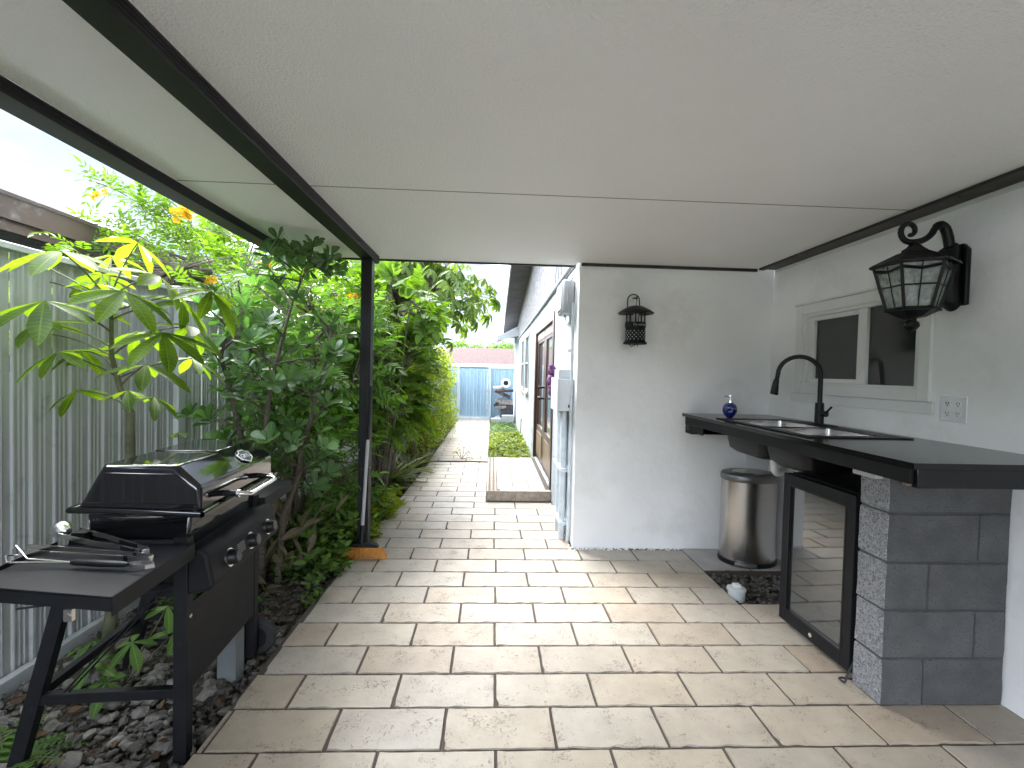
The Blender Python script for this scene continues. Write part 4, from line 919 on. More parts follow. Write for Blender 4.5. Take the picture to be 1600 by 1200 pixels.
for k in range(6):
    a0, a1, b0_, b1 = Vector(lo_[k]), Vector(lo_[(k+1) % 6]), Vector(hi_[k]), Vector(hi_[(k+1) % 6])
    bm = B(); tube(bm, [a0, b0_], .009, 4); obj('corner_bar', bm, M['black'], lw)
    cen = (a0+a1+b0_+b1)/4; inn = (Vector((lx, ly, cen.z))-cen).normalized()*.006
    bm = B(); bm.faces.new([bm.verts.new(p+inn) for p in (a0, a1, b1, b0_)]); gl = obj('glass_pane', bm, M['seedglass'], lw)
    mm = (a0+b0_)/2, (a1+b1)/2
    mb = (a0+a1)/2, (b0_+b1)/2
    bm = B(); tube(bm, [mm[0], mm[1]], .0035, 4); tube(bm, [mb[0], mb[1]], .0035, 4)
    tube(bm, [b0_*.93+a0*.07, (b0_*.86+a0*.14+b1*.86+a1*.14)/2, b1*.93+a1*.07], .007, 4)
    obj('glazing_bar', bm, M['black'], gl)
bm = B(); lathe(bm, [(.012, 1.69), (.014, 1.75), (.02, 1.77), (.016, 1.81), (.002, 1.825)], (lx, ly, 0), 14); obj('bulb', bm, M['pvc'], lw, smooth=True)
# hanging insect-trap lantern on the return wall
qx, qy = 1.06, 3.405
t = thing('hanging_lantern', (qx, YB, 1.9), 'small black lantern shaped insect trap hanging on the white wall', 'lantern')
bm = B(); lathe(bm, [(.012, 1.862), (.05, 1.855), (.095, 1.832), (.125, 1.812), (.132, 1.806), (.128, 1.800), (.08, 1.806), (.075, 1.80)], (qx, qy, 0), 32); obj('cap', bm, M['black'], t, smooth=True)
bm = B(); lathe(bm, [(.074, 1.735), (.076, 1.73), (.076, 1.70), (.070, 1.695), (.072, 1.685), (.073, 1.60), (.078, 1.592), (.086, 1.585), (.086, 1.575), (.07, 1.573)], (qx, qy, 0), 28); bd = obj('basket', bm, M['blackpaint'], t, smooth=True)
for k in range(10):
    q = 2*math.pi*k/10; bm = B(); tube(bm, [(qx+.069*math.cos(q), qy+.069*math.sin(q), 1.733), (qx+.069*math.cos(q), qy+.069*math.sin(q), 1.802)], .005, 6); obj('cage_bar', bm, M['black'], t)
bm = B(); lathe(bm, [(.018, 1.736), (.018, 1.80)], (qx, qy, 0), 12); obj('lamp_tube', bm, M['pvc'], t, smooth=True)
bm = B()
for i in range(16):
    for j in range(5):
        q = 2*math.pi*(i+.5*(j % 2))/16; z = 1.61+.015*j; tube(bm, [(qx+.0725*math.cos(q), qy+.0725*math.sin(q), z), (qx+.0745*math.cos(q), qy+.0745*math.sin(q), z)], .0045, 6)
obj('mesh_holes', bm, M['meter'], bd, kind='stuff')
bm = text_mesh('Dynatrap', .026, .0003); bm.transform(basis((qx+.008, qy-.078, 1.7155), (1, 0, 0), (0, 0, 1), (0, -1, 0))); obj('lettering', bm, M['meter'], bd)
bm = B(); tube(bm, [(qx-.065, qy, 1.845), (qx-.065, qy, 1.90)]+[(qx-.02-.045*math.cos(w_), qy, 1.90+.045*math.sin(w_)) for w_ in [i*math.pi/8 for i in range(1, 8)]]+[(qx+.03, qy+.01, 1.86)], .0045, 8); obj('hanger', bm, M['black'], t, smooth=True)
bm = B(); tube(bm, [(qx+.005, YB-.001, 1.93), (qx+.005, YB-.05, 1.925), (qx+.005, YB-.085, 1.915), (qx+.005, YB-.09, 1.93)], .006, 8); obj('wall_hook', bm, M['black'], t, smooth=True)
bm = B(); tube(bm, [(qx+.01, YB-.09, 1.92), (qx-.005, qy-.02, 1.865), (qx-.0, qy-.135, 1.81), (qx-.012, qy-.10, 1.76), (qx-.008, qy-.088, 1.65), (qx-.01, qy-.09, 1.55)], .0025, 6)
tube(bm, bez((qx-.01, qy-.088, 1.58), (qx-.05, qy-.06, 1.53), (qx-.055, qy-.04, 1.575), 6), .003, 6); obj('power_lead', bm, M['black'], t, smooth=True)
# outlet
t = thing('wall_outlet', (XR, 2.06, 1.22), 'white double outlet plate on the wall above the counter', 'outlet')
bm = B(); box(bm, XR-.007, XR-.0005, 2.0, 2.125, 1.160, 1.280); obj('cover_plate', bm, M['pvc'], t, bevel=.003)
for y in (2.037, 2.088):
    for z in (1.197, 1.243):
        bm = B(); m_ = Matrix.Translation((XR-.0072, y, z)) @ Matrix.Rotation(math.radians(-90), 4, 'Y'); lathe(bm, [(.0165, 0), (.016, .002)], (0, 0, 0), 18, mtx=m_, sx=.8, sy=1); rc = obj('receptacle', bm, M['trimwhite'], t, smooth=True)
        bm = B()
        for dy in (-.006, .006): box(bm, XR-.0100, XR-.0093, y+dy-.0012, y+dy+.0012, z, z+.009)
        tube(bm, [(XR-.0093, y, z-.007), (XR-.010, y, z-.007)], .0028, 8); obj('slots', bm, M['black'], rc, kind='stuff')

# ======================= boxes and pipes on the side wall =======================
def wb(name, lab, cat, x0, y0, y1, z0, z1, m, bev=.008):
    t = thing(name, (XW, (y0+y1)/2, z0), lab, cat)
    bm = B(); box(bm, x0, XW-.001, y0, y1, z0, z1); obj('case', bm, M[m], t, bevel=bev); return t
t = wb('meter_box', 'grey plastic utility box high on the side wall near the roof edge', 'utility box', XW-.10, 3.68, 3.98, 1.83, 2.10, 'meter', .02)
bm = B(); box(bm, XW-.112, XW-.101, 3.71, 3.95, 1.86, 2.07); obj('cover', bm, M['boxgrey'], t, bevel=.006)
t = wb('electrical_panel', 'white metal electrical box on the side wall above the conduits', 'electrical box', XW-.125, 3.62, 3.98, 1.045, 1.30, 'boxgrey', .004)
bm = B(); box(bm, XW-.132, XW-.1255, 3.60, 4.0, 1.04, 1.305); obj('door', bm, M['boxgrey'], t, bevel=.002)
bm = B(); box(bm, XW-.11, XW-.002, 3.70, 3.98, 1.302, 1.375); obj('top_box', bm, M['meter'], t, bevel=.004)
bm = B(); tube(bm, [(XW-.03, 3.6195, 1.085), (XW-.03, 3.617, 1.085)], .015, 14); obj('knockout', bm, M['black'], t)
t = thing('wall_conduits', (XW, 3.8, 0), 'bundle of painted conduits running down the side wall to the ground', 'conduit')
for x, y, r, z1 in ((XW-.06, 3.70, .024, 1.04), (XW-.045, 3.80, .03, 1.04), (XW-.05, 3.93, .034, 1.04), (XW-.03, 4.08, .02, .60), (XW-.022, 3.62, .013, 1.9)):
    bm = B(); tube(bm, [(x, y, -.02), (x+.004, y, .3), (x, y, z1)], r, 12); obj('conduit', bm, M['conduit'], t, smooth=True)
for z in (.55, .12):
    bm = B(); box(bm, XW-.085, XW-.001, 3.66, 4.1, z, z+.03); obj('strap', bm, M['conduit'], t, bevel=.003)
bm = B(); box(bm, XW-.012, XW-.001, 3.84, 3.88, .2, 1.0); obj('dark_gap', bm, M['meter'], t)
t = thing('wall_cable', (XW, 6, 2.2), 'painted cable and loops running along the side wall below the gable', 'cable')
bm = B(); tube(bm, [(XW-.02, 3.6, 2.24), (XW-.025, 5, 2.215), (XW-.02, 6.5, 2.20), (XW-.02, 9, 2.19), (XW-.02, 12.5, 2.19)], .014, 8); obj('run', bm, M['offwhite'], t, smooth=True)
for k in range(3):
    bm = B(); tube(bm, bez((XW-.03, 3.66-.02*k, 2.10), (XW-.10, 3.63, 1.95+.03*k), (XW-.03, 3.66, 1.80-.03*k), 8)+bez((XW-.03, 3.66, 1.80-.03*k), (XW-.05, 3.74, 1.68), (XW-.06, 3.80+.02*k, 1.83), 6)[1:], .005, 6); obj('loop', bm, M['meter'], t, smooth=True)
for k in range(3):
    bm = B(); tube(bm, bez((XW-.02, 4.3+k*.2, 2.24), (XW-.06, 4.2+k*.2, 2.33), (XW-.02, 4.1+k*.14, 2.5), 8), .006, 6); obj('loop', bm, M['meter'], t, smooth=True)
for y, z, lab in ((3.72, 1.53, 'small grey pipe stub high on the side wall above the electrical box'), (4.28, .42, 'small rusty hatch cover low on the side wall before the doorstep')):
    bm = B(); 
    if z > 1: tube(bm, [(XW-.002, y, z), (XW-.04, y, z)], .016, 10)
    else: box(bm, XW-.012, XW-.001, y, y+.16, z-.08, z+.14)
    tag(obj('pipe_stub' if z > 1 else 'hatch_cover', bm, M['meter'], origin=(XW, y, z)), lab, 'pipe stub' if z > 1 else 'hatch')
# purple hanging ornament
t = thing('hanging_ornament', (XW-.06, 4.5, 1.3), 'purple plush animal ornament hanging on the wall by the door', 'ornament')
oy = 4.42
for dz, r, dy in ((.10, .052, 0), (.0, .062, .01), (-.10, .045, .0)):
    bm = B(); bmesh.ops.create_uvsphere(bm, u_segments=16, v_segments=12, radius=1)
    for v in bm.verts: v.co = Vector((XW-.075+v.co.x*r*.8, oy+dy+v.co.y*r, 1.27+dz+v.co.z*r*1.05))*1
    obj('body_lump', bm, M['purple'], t, smooth=True)
for dy in (-.045, .05):
    for dz in (.14, .03, -.06):
        bm = B(); bmesh.ops.create_uvsphere(bm, u_segments=10, v_segments=8, radius=.024)
        for v in bm.verts: v.co += Vector((XW-.085, oy+dy, 1.27+dz))
        obj('limb', bm, M['purple'], t, smooth=True)
bm = B(); prism(bm, [(XW-.05, oy+.02, 1.33), (XW-.05, oy+.14, 1.27), (XW-.05, oy+.12, 1.17), (XW-.05, oy+.03, 1.14)], (.01, 0, 0)); obj('cream_card', bm, M['doorcream'], t, bevel=.003)
# ======================= scrap by the gate =======================
def blk(name, lab, cat, x0, x1, y0, y1, z0, z1, m, rot=0, group=None):
    cx, cyy = (x0+x1)/2, (y0+y1)/2; bm = B(); box(bm, x0-cx, x1-cx, y0-cyy, y1-cyy, 0, z1-z0)
    bmesh.ops.rotate(bm, verts=bm.verts[:], cent=(0, 0, 0), matrix=Matrix.Rotation(rot, 3, 'Y'))
    bmesh.ops.translate(bm, verts=bm.verts[:], vec=(cx, cyy, z0))
    return tag(obj(name, bm, M[m], origin=(cx, cyy, z0), bevel=.01), lab, cat, group)
M['scrap'] = mat('weathered_scrap', (.30, .27, .25), .85, var=.6, vscale=14, bump=.5, bscale=30)
M['scrapd'] = mat('dark_scrap', (.07, .07, .08), .85, var=.5, vscale=14)
blk('concrete_block', 'pale concrete block on the ground below the scrap pile by the house corner', 'block', .28, .60, 12.1, 12.4, -.03, .20, 'offwhite')
blk('concrete_block', 'low flat white slab beside the gate sill at the foot of the scrap pile', 'block', -.0, .27, 12.3, 12.6, -.03, .09, 'offwhite')
blk('crate', 'dark crate standing under the boards in the scrap pile by the gate', 'crate', .26, .60, 12.45, 12.8, .12, .45, 'scrapd')
blk('crate', 'pale grey box on top of the dark crate in the scrap pile', 'crate', .22, .58, 12.45, 12.8, .46, .60, 'scrap', .03)
G_ = 'weathered boards and pieces heaped in the scrap pile'
for i in range(12):
    x = random.uniform(.05, .34); z = .05+i*.075
    blk('scrap_piece', 'weathered grey brown scrap piece in the heap by the blue fence', 'scrap', x-.02, x+random.uniform(.12, .28), 12.4+random.uniform(0, .2), 12.7+random.uniform(0, .2), z, z+random.uniform(.05, .09), random.choice(('scrap', 'scrap', 'offwhite', 'scrapd')), random.uniform(-.5, .5), G_)
t = thing('white_bucket', (.40, 12.6, .95), 'white tipped bucket on top of the scrap pile with its dark mouth showing', 'bucket')
bm = B(); m_ = Matrix.Translation((.38, 12.62, 1.02)) @ Matrix.Rotation(math.radians(75), 4, 'X'); lathe(bm, [(.10, -.12), (.125, .10), (.132, .11)], (0, 0, 0), 20, mtx=m_); obj('pail', bm, M['pvc'], t, smooth=True)
bm = B(); lathe(bm, [(.07, .1105), (.065, .116)], (0, 0, 0), 16, mtx=m_); obj('mouth', bm, M['black'], t)
blk('board', 'brown board lying across the top of the scrap pile under the bucket', 'board', .08, .60, 12.4, 12.7, .80, .86, 'roofbrown', -.06)
# small pipe on the side wall far
t = thing('wall_tap_pipe', (XW, 11.2, .3), 'thin white pipe rising low on the side wall beyond the weeds', 'pipe')
bm = B(); tube(bm, [(XW-.03, 9.6, -.03), (XW-.03, 9.6, .38), (XW-.03, 9.9, .38), (XW-.03, 10.6, .38)], .015, 8); obj('pipe', bm, M['pvc'], t, smooth=True)

# ======================= vegetation =======================
def leaf_tpl(kind):
    """leaf along +Y, blade normal +Z, length 1"""
    st = {'lance': [(0, .012), (.12, .07), (.32, .145), (.58, .15), (.82, .075), (1, .0)],
          'oblong': [(0, .012), (.15, .07), (.42, .15), (.68, .175), (.88, .10), (1, .0)],
          'obov': [(0, .02), (.2, .07), (.5, .18), (.76, .235), (.93, .16), (1, .03)],
          'ovate': [(0, .02), (.18, .22), (.42, .28), (.72, .18), (1, 0)],
          'strap': [(0, .03), (.25, .05), (.5, .048), (.75, .032), (1, 0)]}[kind]
    droop = {'lance': .14, 'oblong': .16, 'obov': .04, 'ovate': .1, 'strap': .45}[kind]
    fold = {'lance': .35, 'oblong': .25, 'obov': .22, 'ovate': .3, 'strap': .5}[kind]
    V, Fc = [], []
    for t, w in st:
        z = -droop*t*t
        V += [(-w, t, z+fold*w), (0, t, z), (w, t, z+fold*w)]
    for i in range(len(st)-1):
        a = 3*i
        if i == len(st)-2 and st[-1][1] == 0: Fc += [(a, a+1, a+4), (a+1, a+2, a+4)]
        else: Fc += [(a, a+1, a+4, a+3), (a+1, a+2, a+5, a+4)]
    if st[-1][1] == 0: V = V[:-3]+[V[-3], V[-2], V[-1]]
    me = bpy.data.meshes.new('leaf'); me.from_pydata(V, [], Fc); ul = me.uv_layers.new(name='leaf')
    uvv = [(.5*(i % 3), st[i//3][0]) for i in range(len(V))]
    for l_ in me.loops: ul.data[l_.index].uv = uvv[l_.vertex_index]
    me.polygons.foreach_set('use_smooth', [True]*len(Fc)); me.update()
    return me
def tile_uv(me, src, n):
    a = np.zeros(len(src.loops)*2); src.uv_layers[0].data.foreach_get('uv', a)
    me.uv_layers.new(name='leaf').data.foreach_set('uv', np.tile(a, n))
LT = {k: leaf_tpl(k) for k in ('lance', 'oblong', 'obov', 'ovate', 'strap')}
TM = {}
def tpl(kind, m):
    if (kind, m) not in TM:
        me = LT[kind].copy(); me.name = 'leaf'; me.materials.append(M[m]); TM[(kind, m)] = me
    return TM[(kind, m)]
def px_of(p):
    d = Vector(p)-Vector((0, 0, EYE)); w = d.dot(F_)
    if w < .2: return None
    return 800+720*d.dot(R_)/w, 600-720*d.dot(U_)/w, w
class Foliage:
    def __init__(s): s.it = {}
    def add(s, kind, m, p, d, n, L, wid=1.0):
        d = Vector(d).normalized(); n = Vector(n); x = d.cross(n)
        if x.length < 1e-4: x = d.cross(Vector((.3, .5, .8)))
        x.normalize(); n = x.cross(d); 
        s.it.setdefault((kind, m), []).append((x*L*wid, d*L, n*L, Vector(p)))
    def build(s, root, nmax=0, name='foliage', part='leaf'):
        allv = []
        for key, lst in s.it.items():
            for q in lst:
                pp = px_of(q[3]+q[1]*.5); size = 0
                if pp and -10 < pp[0] < 1610 and -10 < pp[1] < 1210: size = q[1].length*720/pp[2]
                allv.append((size, key, q))
        allv.sort(key=lambda a: -a[0])
        solo = [a for a in allv[:nmax] if a[0] > 9]; rest = allv[len(solo):]
        inv = MW[root.name].inverted()
        for _, key, q in solo:
            o = bpy.data.objects.new(part, tpl(*key)); COL.objects.link(o); o.parent = root
            o.matrix_local = inv @ Matrix(((q[0].x, q[1].x, q[2].x, q[3].x), (q[0].y, q[1].y, q[2].y, q[3].y), (q[0].z, q[1].z, q[2].z, q[3].z), (0, 0, 0, 1)))
        grp = {}
        for _, key, q in rest: grp.setdefault(key, []).append(q)
        for key, lst in grp.items():
            me0 = tpl(*key); tv = np.array([v.co[:] for v in me0.vertices]); tf = [list(p.vertices) for p in me0.polygons]
            A = np.array([[list(q[0]), list(q[1]), list(q[2])] for q in lst]); P_ = np.array([list(q[3]) for q in lst])
            V = np.einsum('vk,nkj->nvj', tv, A)+P_[:, None, :]; nv = len(tv)
            r = np.array(MW[root.name].translation); V = V-r if not MW[root.name].to_3x3().determinant() == 0 else V
            faces = []
            for i in range(len(lst)):
                b_ = i*nv; faces += [[k+b_ for k in f] for f in tf]
            me = bpy.data.meshes.new(name); me.from_pydata(V.reshape(-1, 3).tolist(), [], faces); tile_uv(me, me0, len(lst)); me.polygons.foreach_set('use_smooth', [True]*len(faces)); me.materials.append(M[key[1]]); me.update()
            o = bpy.data.objects.new(name, me); COL.objects.link(o); o.parent = root; o['kind'] = 'stuff'
        return len(allv)
def rv(s=1): return Vector((random.gauss(0, s), random.gauss(0, s), random.gauss(0, s)))
UPV = Vector((0, 0, 1))
def palmate(F, m, p, d, n, L, k=6, droop=.35, kind='oblong', full=False, wid=1):
    """leaflets spreading from p; d = middle leaflet direction, n = leaf plane normal"""
    n = Vector(n).normalized(); d = Vector(d); d = (d-n*d.dot(n)).normalized(); s = d.cross(n)
    span = math.radians(300 if full else 230)
    for i in range(k):
        a = -span/2+span*i/(k-1) if k > 1 else 0
        v = d*math.cos(a)+s*math.sin(a)-n*droop+rv(.06); v.z -= .1
        F.add(kind, m, p, v, n+rv(.12), L*(1-.25*abs(a)/span*2)*random.uniform(.88, 1.1), wid)
def pinnate(F, m, p, d, n, L, pairs, ll, kind='lance', wid=1, droop=.3):
    d = Vector(d).normalized(); n = Vector(n); s = d.cross(n).normalized(); n = s.cross(d)
    for i in range(pairs):
        t = (i+.8)/(pairs+.5); q = Vector(p)+d*L*t-UPV*droop*L*t*t*.6
        for sg in (-1, 1):
            v = s*sg+d*.75-UPV*droop*.5+rv(.1); F.add(kind, m, q, v, n+rv(.15), ll*(1-.25*t)*random.uniform(.85, 1.1), wid)
    q = Vector(p)+d*L-UPV*droop*L*.6; F.add(kind, m, q, d-UPV*droop, n, ll*1.1, wid)
    return q
def whorl(F, m, p, d, k, L, kind='obov', wid=1, open_=.9):
    d = Vector(d).normalized(); s, u, _ = frame_of(d); a0 = random.uniform(0, 6)
    for i in range(k):
        a = a0+i*2.4; v = (s*math.cos(a)+u*math.sin(a))*open_+d*random.uniform(.3, 1.0)+rv(.1)
        F.add(kind, m, Vector(p)-d*random.uniform(0, L*.5), v, d*1.0-v*.3+rv(.15), L*random.uniform(.75, 1.15), wid)
def trunk_tree(name, loc, label, cat='tree', group=None): return thing(name, loc, label, cat, group)
def twig(bm, a, b_, r0, r1, sag=.1, n=5, sides=6):
    a, b_ = Vector(a), Vector(b_); c = (a+b_)/2+Vector((random.uniform(-.1, .1), random.uniform(-.1, .1), sag))*((b_-a).length)
    tube(bm, bez(a, c, b_, n), [r0+(r1-r0)*i/n for i in range(n+1)], sides, cap=False)

# --- 1. money tree (palmate, near) ---
t = trunk_tree('money_tree', (-1.74, 2.15, -.05), 'young money tree with broad palmate backlit leaves behind the grill', 'tree')
P0 = [(-1.74, 2.15, -.06), (-1.705, 2.15, .23), (-1.66, 2.16, .60), (-1.627, 2.15, .913), (-1.628, 2.15, 1.12), (-1.672, 2.15, 1.225), (-1.71, 2.15, 1.37), (-1.712, 2.15, 1.546), (-1.73, 2.15, 1.66)]
bm = B(); tube(bm, P0, [.028, .025, .022, .019, .017, .012, .010, .008, .006], 10); obj('trunk', bm, M['greenbark'], t, smooth=True)
F = Foliage(); bp_ = B()
# explicit leaf hubs: (px,py,depth-y, leaflet length, n leaflets)
hubs = [(95, 392, 2.0, .24, 6, -1), (160, 430, 2.3, .17, 6, 0), (215, 380, 2.25, .19, 5, 0), (195, 455, 1.95, .23, 7, 1), (250, 432, 2.1, .22, 6, 1), (70, 470, 1.9, .24, 6, -1),
        (60, 505, 2.15, .23, 6, -1), (130, 548, 2.3, .20, 5, -1), (285, 470, 2.2, .21, 6, 1), (255, 520, 2.0, .23, 7, 1), (90, 550, 1.95, .17, 5, -1), (215, 520, 2.4, .2, 5, 0),
        (228, 570, 1.98, .20, 5, 1), (120, 610, 2.2, .15, 4, -1), (300, 560, 2.35, .18, 5, 1), (200, 610, 2.05, .14, 4, 0), (30, 440, 2.3, .22, 6, -1), (140, 480, 2.5, .19, 5, 0), (20, 395, 2.15, .2, 6, -1), (330, 455, 2.1, .2, 6, 1), (175, 400, 2.45, .16, 5, 0), (40, 520, 2.25, .2, 6, -1), (300, 510, 2.15, .2, 6, 1), (240, 620, 2.1, .16, 5, 1)]
def unpx(px, py, y):
    d = F_+R_*((px-800)/720)+U_*((600-py)/720); return Vector((0, 0, EYE))+d*(y/d.y)
for hx, hy, yy, L, k, sd_ in hubs:
    hp = unpx(hx, hy, yy); 
    tz = min(max(hp.z-.10, 1.15), 1.62); base = None
    for a, b_ in zip(P0, P0[1:]):
        if a[2] <= tz <= b_[2]: base = Vector(a).lerp(Vector(b_), (tz-a[2])/(b_[2]-a[2]))
    if base is None: base = Vector(P0[-1])
    twig(bp_, base, hp, .0045, .003, .12, 6, 5)
    out = hp-base; out.z = 0; out = out.normalized() if out.length > .02 else Vector((random.uniform(-1, 1), random.uniform(-1, 1), 0)).normalized()
    palmate(F, 'lf_money', hp, out, UPV+out*.35+rv(.15), L*1.05, k+1, .24, 'oblong', full=True, wid=.80)
for k in range(3):
    hp = Vector((-1.73, 2.15, 1.66))+rv(.03); palmate(F, 'lf_money', hp, rv(1), UPV, .12, 5, .0, 'oblong', full=True)
obj('petiole', bp_, M['greenbark'], t, smooth=True, kind='stuff')
F.build(t, 200)

# --- 2. glossy-leaved shrub ---
t = trunk_tree('glossy_leaved_shrub', (-1.45, 3.0, -.05), 'tall shrub with dark glossy paddle shaped leaves between grill and roof post', 'shrub')
bm = B(); F = Foliage()
stems = [[(-1.45, 3.0, -.06), (-1.44, 2.98, .5), (-1.42, 2.95, .95), (-1.36, 2.95, 1.35), (-1.28, 3.0, 1.75), (-1.2, 3.05, 2.02)],
         [(-1.5, 3.05, -.06), (-1.52, 3.0, .6), (-1.60, 2.95, 1.05), (-1.66, 2.9, 1.4), (-1.62, 2.9, 1.62)],
         [(-1.4, 3.1, -.06), (-1.32, 3.1, .5), (-1.22, 3.1, .9), (-1.12, 3.1, 1.3), (-1.08, 3.15, 1.6)],
         [(-1.35, 3.0, -.06), (-1.3, 2.95, .4), (-1.18, 2.9, .7), (-1.15, 2.85, .9)]]
for s_ in stems: tube(bm, s_, [.022-.0035*i for i in range(len(s_))], 8)
tips = []
for s_ in stems:
    for a, b_ in zip(s_[1:], s_[2:]):
        for q in range(9):
            base = Vector(a).lerp(Vector(b_), random.random()); az = random.uniform(0, 6.28)
            tip = base+Vector((math.cos(az)*random.uniform(.12, .36), math.sin(az)*random.uniform(.1, .3), random.uniform(.0, .22)))
            tip.z = min(tip.z, 2.12)
            tip.x = max(min(tip.x, -1.0), -1.98)
            tips.append((base, tip))
for base, tip in tips:
    twig(bm, base, tip, .006, .003, .06, 4, 5)
    d = (tip-base).normalized()+UPV*.5; whorl(F, 'lf_clusia', tip, d, random.randint(7, 10), random.uniform(.08, .115))
    if random.random() < .6: whorl(F, 'lf_clusia', base.lerp(tip, .6), d, 4, .085)
for k in range(16):  # dark leaves tucked against the roof corner
    p = Vector((random.uniform(-1.5, -1.05), random.uniform(3.0, 3.4), random.uniform(2.0, 2.11))); whorl(F, 'lf_clusia', p, rv(1)+UPV*.2, 6, .08)
obj('stem', bm, M['bark'], t, smooth=True)
print('glossy', F.build(t, 300))

def shaped_crown(F, bm, fn_leaf, centers, count, base, thr=-.08, seed=0, twigs=.25, r_in=.35):
    """leaf clusters spread through ellipsoids; noise leaves gaps"""
    n = 0; tries = 0
    while n < count and tries < count*20:
        tries += 1
        c, r = random.choices(centers, weights=[a[1][0]*a[1][1]*a[1][2] for a in centers])[0]
        v = rv(1).normalized()*(random.uniform(r_in, 1)**.6)
        p = Vector(c)+Vector((v.x*r[0], v.y*r[1], v.z*r[2]))
        if noise.noise(p*1.9+Vector((seed*11, 0, 0))) < thr: continue
        if p.z > 2.05 and -1.62 < p.x < .66 and p.y < 3.72: continue
        if p.x > -.55 and p.y < 3.9: continue
        out = Vector((v.x, v.y, v.z*.6+.15))
        fn_leaf(F, p, out)
        if random.random() < twigs:
            b0 = min(base, key=lambda q: (Vector(q)-p).length); twig(bm, b0, p, .008, .0025, .08, 4, 4)
        n += 1
# --- 3. yellow trumpet bush ---
t = trunk_tree('trumpet_bush', (-1.75, 4.1, -.05), 'yellow flowering trumpet bush with feathery leaves arching over the fence', 'shrub')
bm = B(); F = Foliage()
hub = [(-1.8, 4.1, 1.2), (-2.1, 3.9, 1.7), (-1.6, 4.2, 1.8), (-2.5, 3.8, 2.1), (-1.4, 4.3, 1.5)]
for i, h_ in enumerate(hub): tube(bm, bez((-1.75+.04*i, 4.1, -.06), (-1.8, 4.1, .9), h_, 6), [.02-.002*k for k in range(7)], 7)
def lf_tec(F, p, out): pinnate(F, 'lf_tecoma', p, out+rv(.35), UPV+rv(.25), random.uniform(.12, .19), random.choice((3, 3, 4)), random.uniform(.06, .085), droop=.4)
shaped_crown(F, bm, lf_tec, [((-2.3, 3.9, 1.9), (.85, .6, .42)), ((-1.65, 4.2, 1.75), (.75, .6, .55)), ((-1.5, 4.2, 1.0), (.45, .5, .6)), ((-2.9, 3.6, 2.05), (.5, .45, .3))], 950, hub, thr=-.12, seed=3)
# arching sprays against the sky
for a, b_, n_ in (((-2.4, 3.9, 2.1), unpx(150, 285, 3.9), 16), ((-2.4, 3.9, 2.1), unpx(230, 320, 3.9), 14), ((-2.3, 3.9, 2.1), unpx(255, 310, 4.1), 12), ((-2.4, 3.8, 2.0), unpx(140, 350, 3.8), 10), ((-2.0, 4, 2.1), unpx(330, 365, 4.2), 12)):
    pts = bez(a, (Vector(a)+b_)/2+Vector((0, 0, .25)), b_, n_)
    tube(bm, pts, .005, 5)
    for i, p in enumerate(pts[3:]):
        d = (pts[-1]-pts[0]).normalized()
        for k in (1, 2, 3): lf_tec(F, p, d*.5+rv(.8)+UPV*.2)
obj('stem', bm, M['bark'], t, smooth=True)
print('tecoma', F.build(t, 300))
def flowers(spots, root, s=.03):
    for (px, py, yy, n_) in spots:
        bm = B(); c = unpx(px, py, yy)
        for k in range(n_):
            o_ = c+Vector((random.gauss(0, .03), random.gauss(0, .03), random.gauss(0, .022))) if n_ > 2 else c+Vector((k*.04, 0, 0))
            d = (rv(1)+Vector((.2, -.6, .0))).normalized(); a, b_, _ = frame_of(d)
            tip = o_-d*.03
            for j in range(5):
                q = 2*math.pi*j/5; e1 = a*math.cos(q)+b_*math.sin(q); e2 = a*math.cos(q+1.1)+b_*math.sin(q+1.1)
                f = [bm.verts.new(x) for x in (tip, o_+e1*s*.45, o_+e1*s+d*.006, o_+(e1+e2)*s*.62+d*.014, o_+e2*s*.95+d*.006, o_+e2*s*.45)]
                bm.faces.new(f)
        obj('flower_cluster', bm, M['petal'], root)
flowers([(288, 333, 3.7, 14), (155, 305, 3.85, 3), (325, 437, 3.4, 2), (410, 412, 3.3, 2), (548, 463, 3.45, 2)], t)

# --- 4. fill shrub low behind the post ---
def fill_shrub(name, loc, label, centers, count, m, leaf, thr=-.1, seed=1, solo=0, cat='shrub', stems=4, group=None, bark='bark', twigs=.25):
    t = trunk_tree(name, loc, label, cat, group); bm = B(); F = Foliage(); hub = []
    for c, r in centers:
        for k in range(stems):
            h_ = Vector(c)+Vector((random.uniform(-.5, .5)*r[0], random.uniform(-.5, .5)*r[1], random.uniform(-.5, .3)*r[2])); hub.append(h_)
            st_ = Vector(loc)+Vector((random.uniform(-.08, .08), random.uniform(-.08, .08), 0)); tube(bm, bez(st_, (st_.x*.5+h_.x*.5, st_.y*.5+h_.y*.5, h_.z*.5), h_, 5), [.014-.0018*i for i in range(6)], 6)
    shaped_crown(F, bm, leaf, centers, count, hub, thr, seed, twigs)
    obj('stem', bm, M[bark], t, smooth=True); n = F.build(t, solo); print(name, n); return t
def L_pin(m, L=(.12, .2), pr=(3, 4), ll=(.06, .09), wid=1, kind='lance', dr=.35):
    return lambda F, p, out: pinnate(F, m, p, out+rv(.4), UPV+rv(.3), random.uniform(*L), random.choice(pr), random.uniform(*ll), kind, wid, dr)
def L_palm(m, L=(.12, .17), k=(6, 8), dr=.5, kind='oblong', wid=.95):
    return lambda F, p, out: palmate(F, m, p, out+rv(.3), UPV*.8+out*.8+rv(.2), random.uniform(*L), random.randint(*k), dr, kind, True, wid)
def L_sim(m, L, k, kind='ovate', wid=1):
    def f(F, p, out):
        for i in range(k): F.add(kind, m, p+rv(L*.5), out+rv(.7), UPV+out*.4+rv(.4), L*random.uniform(.7, 1.2), wid)
    return f
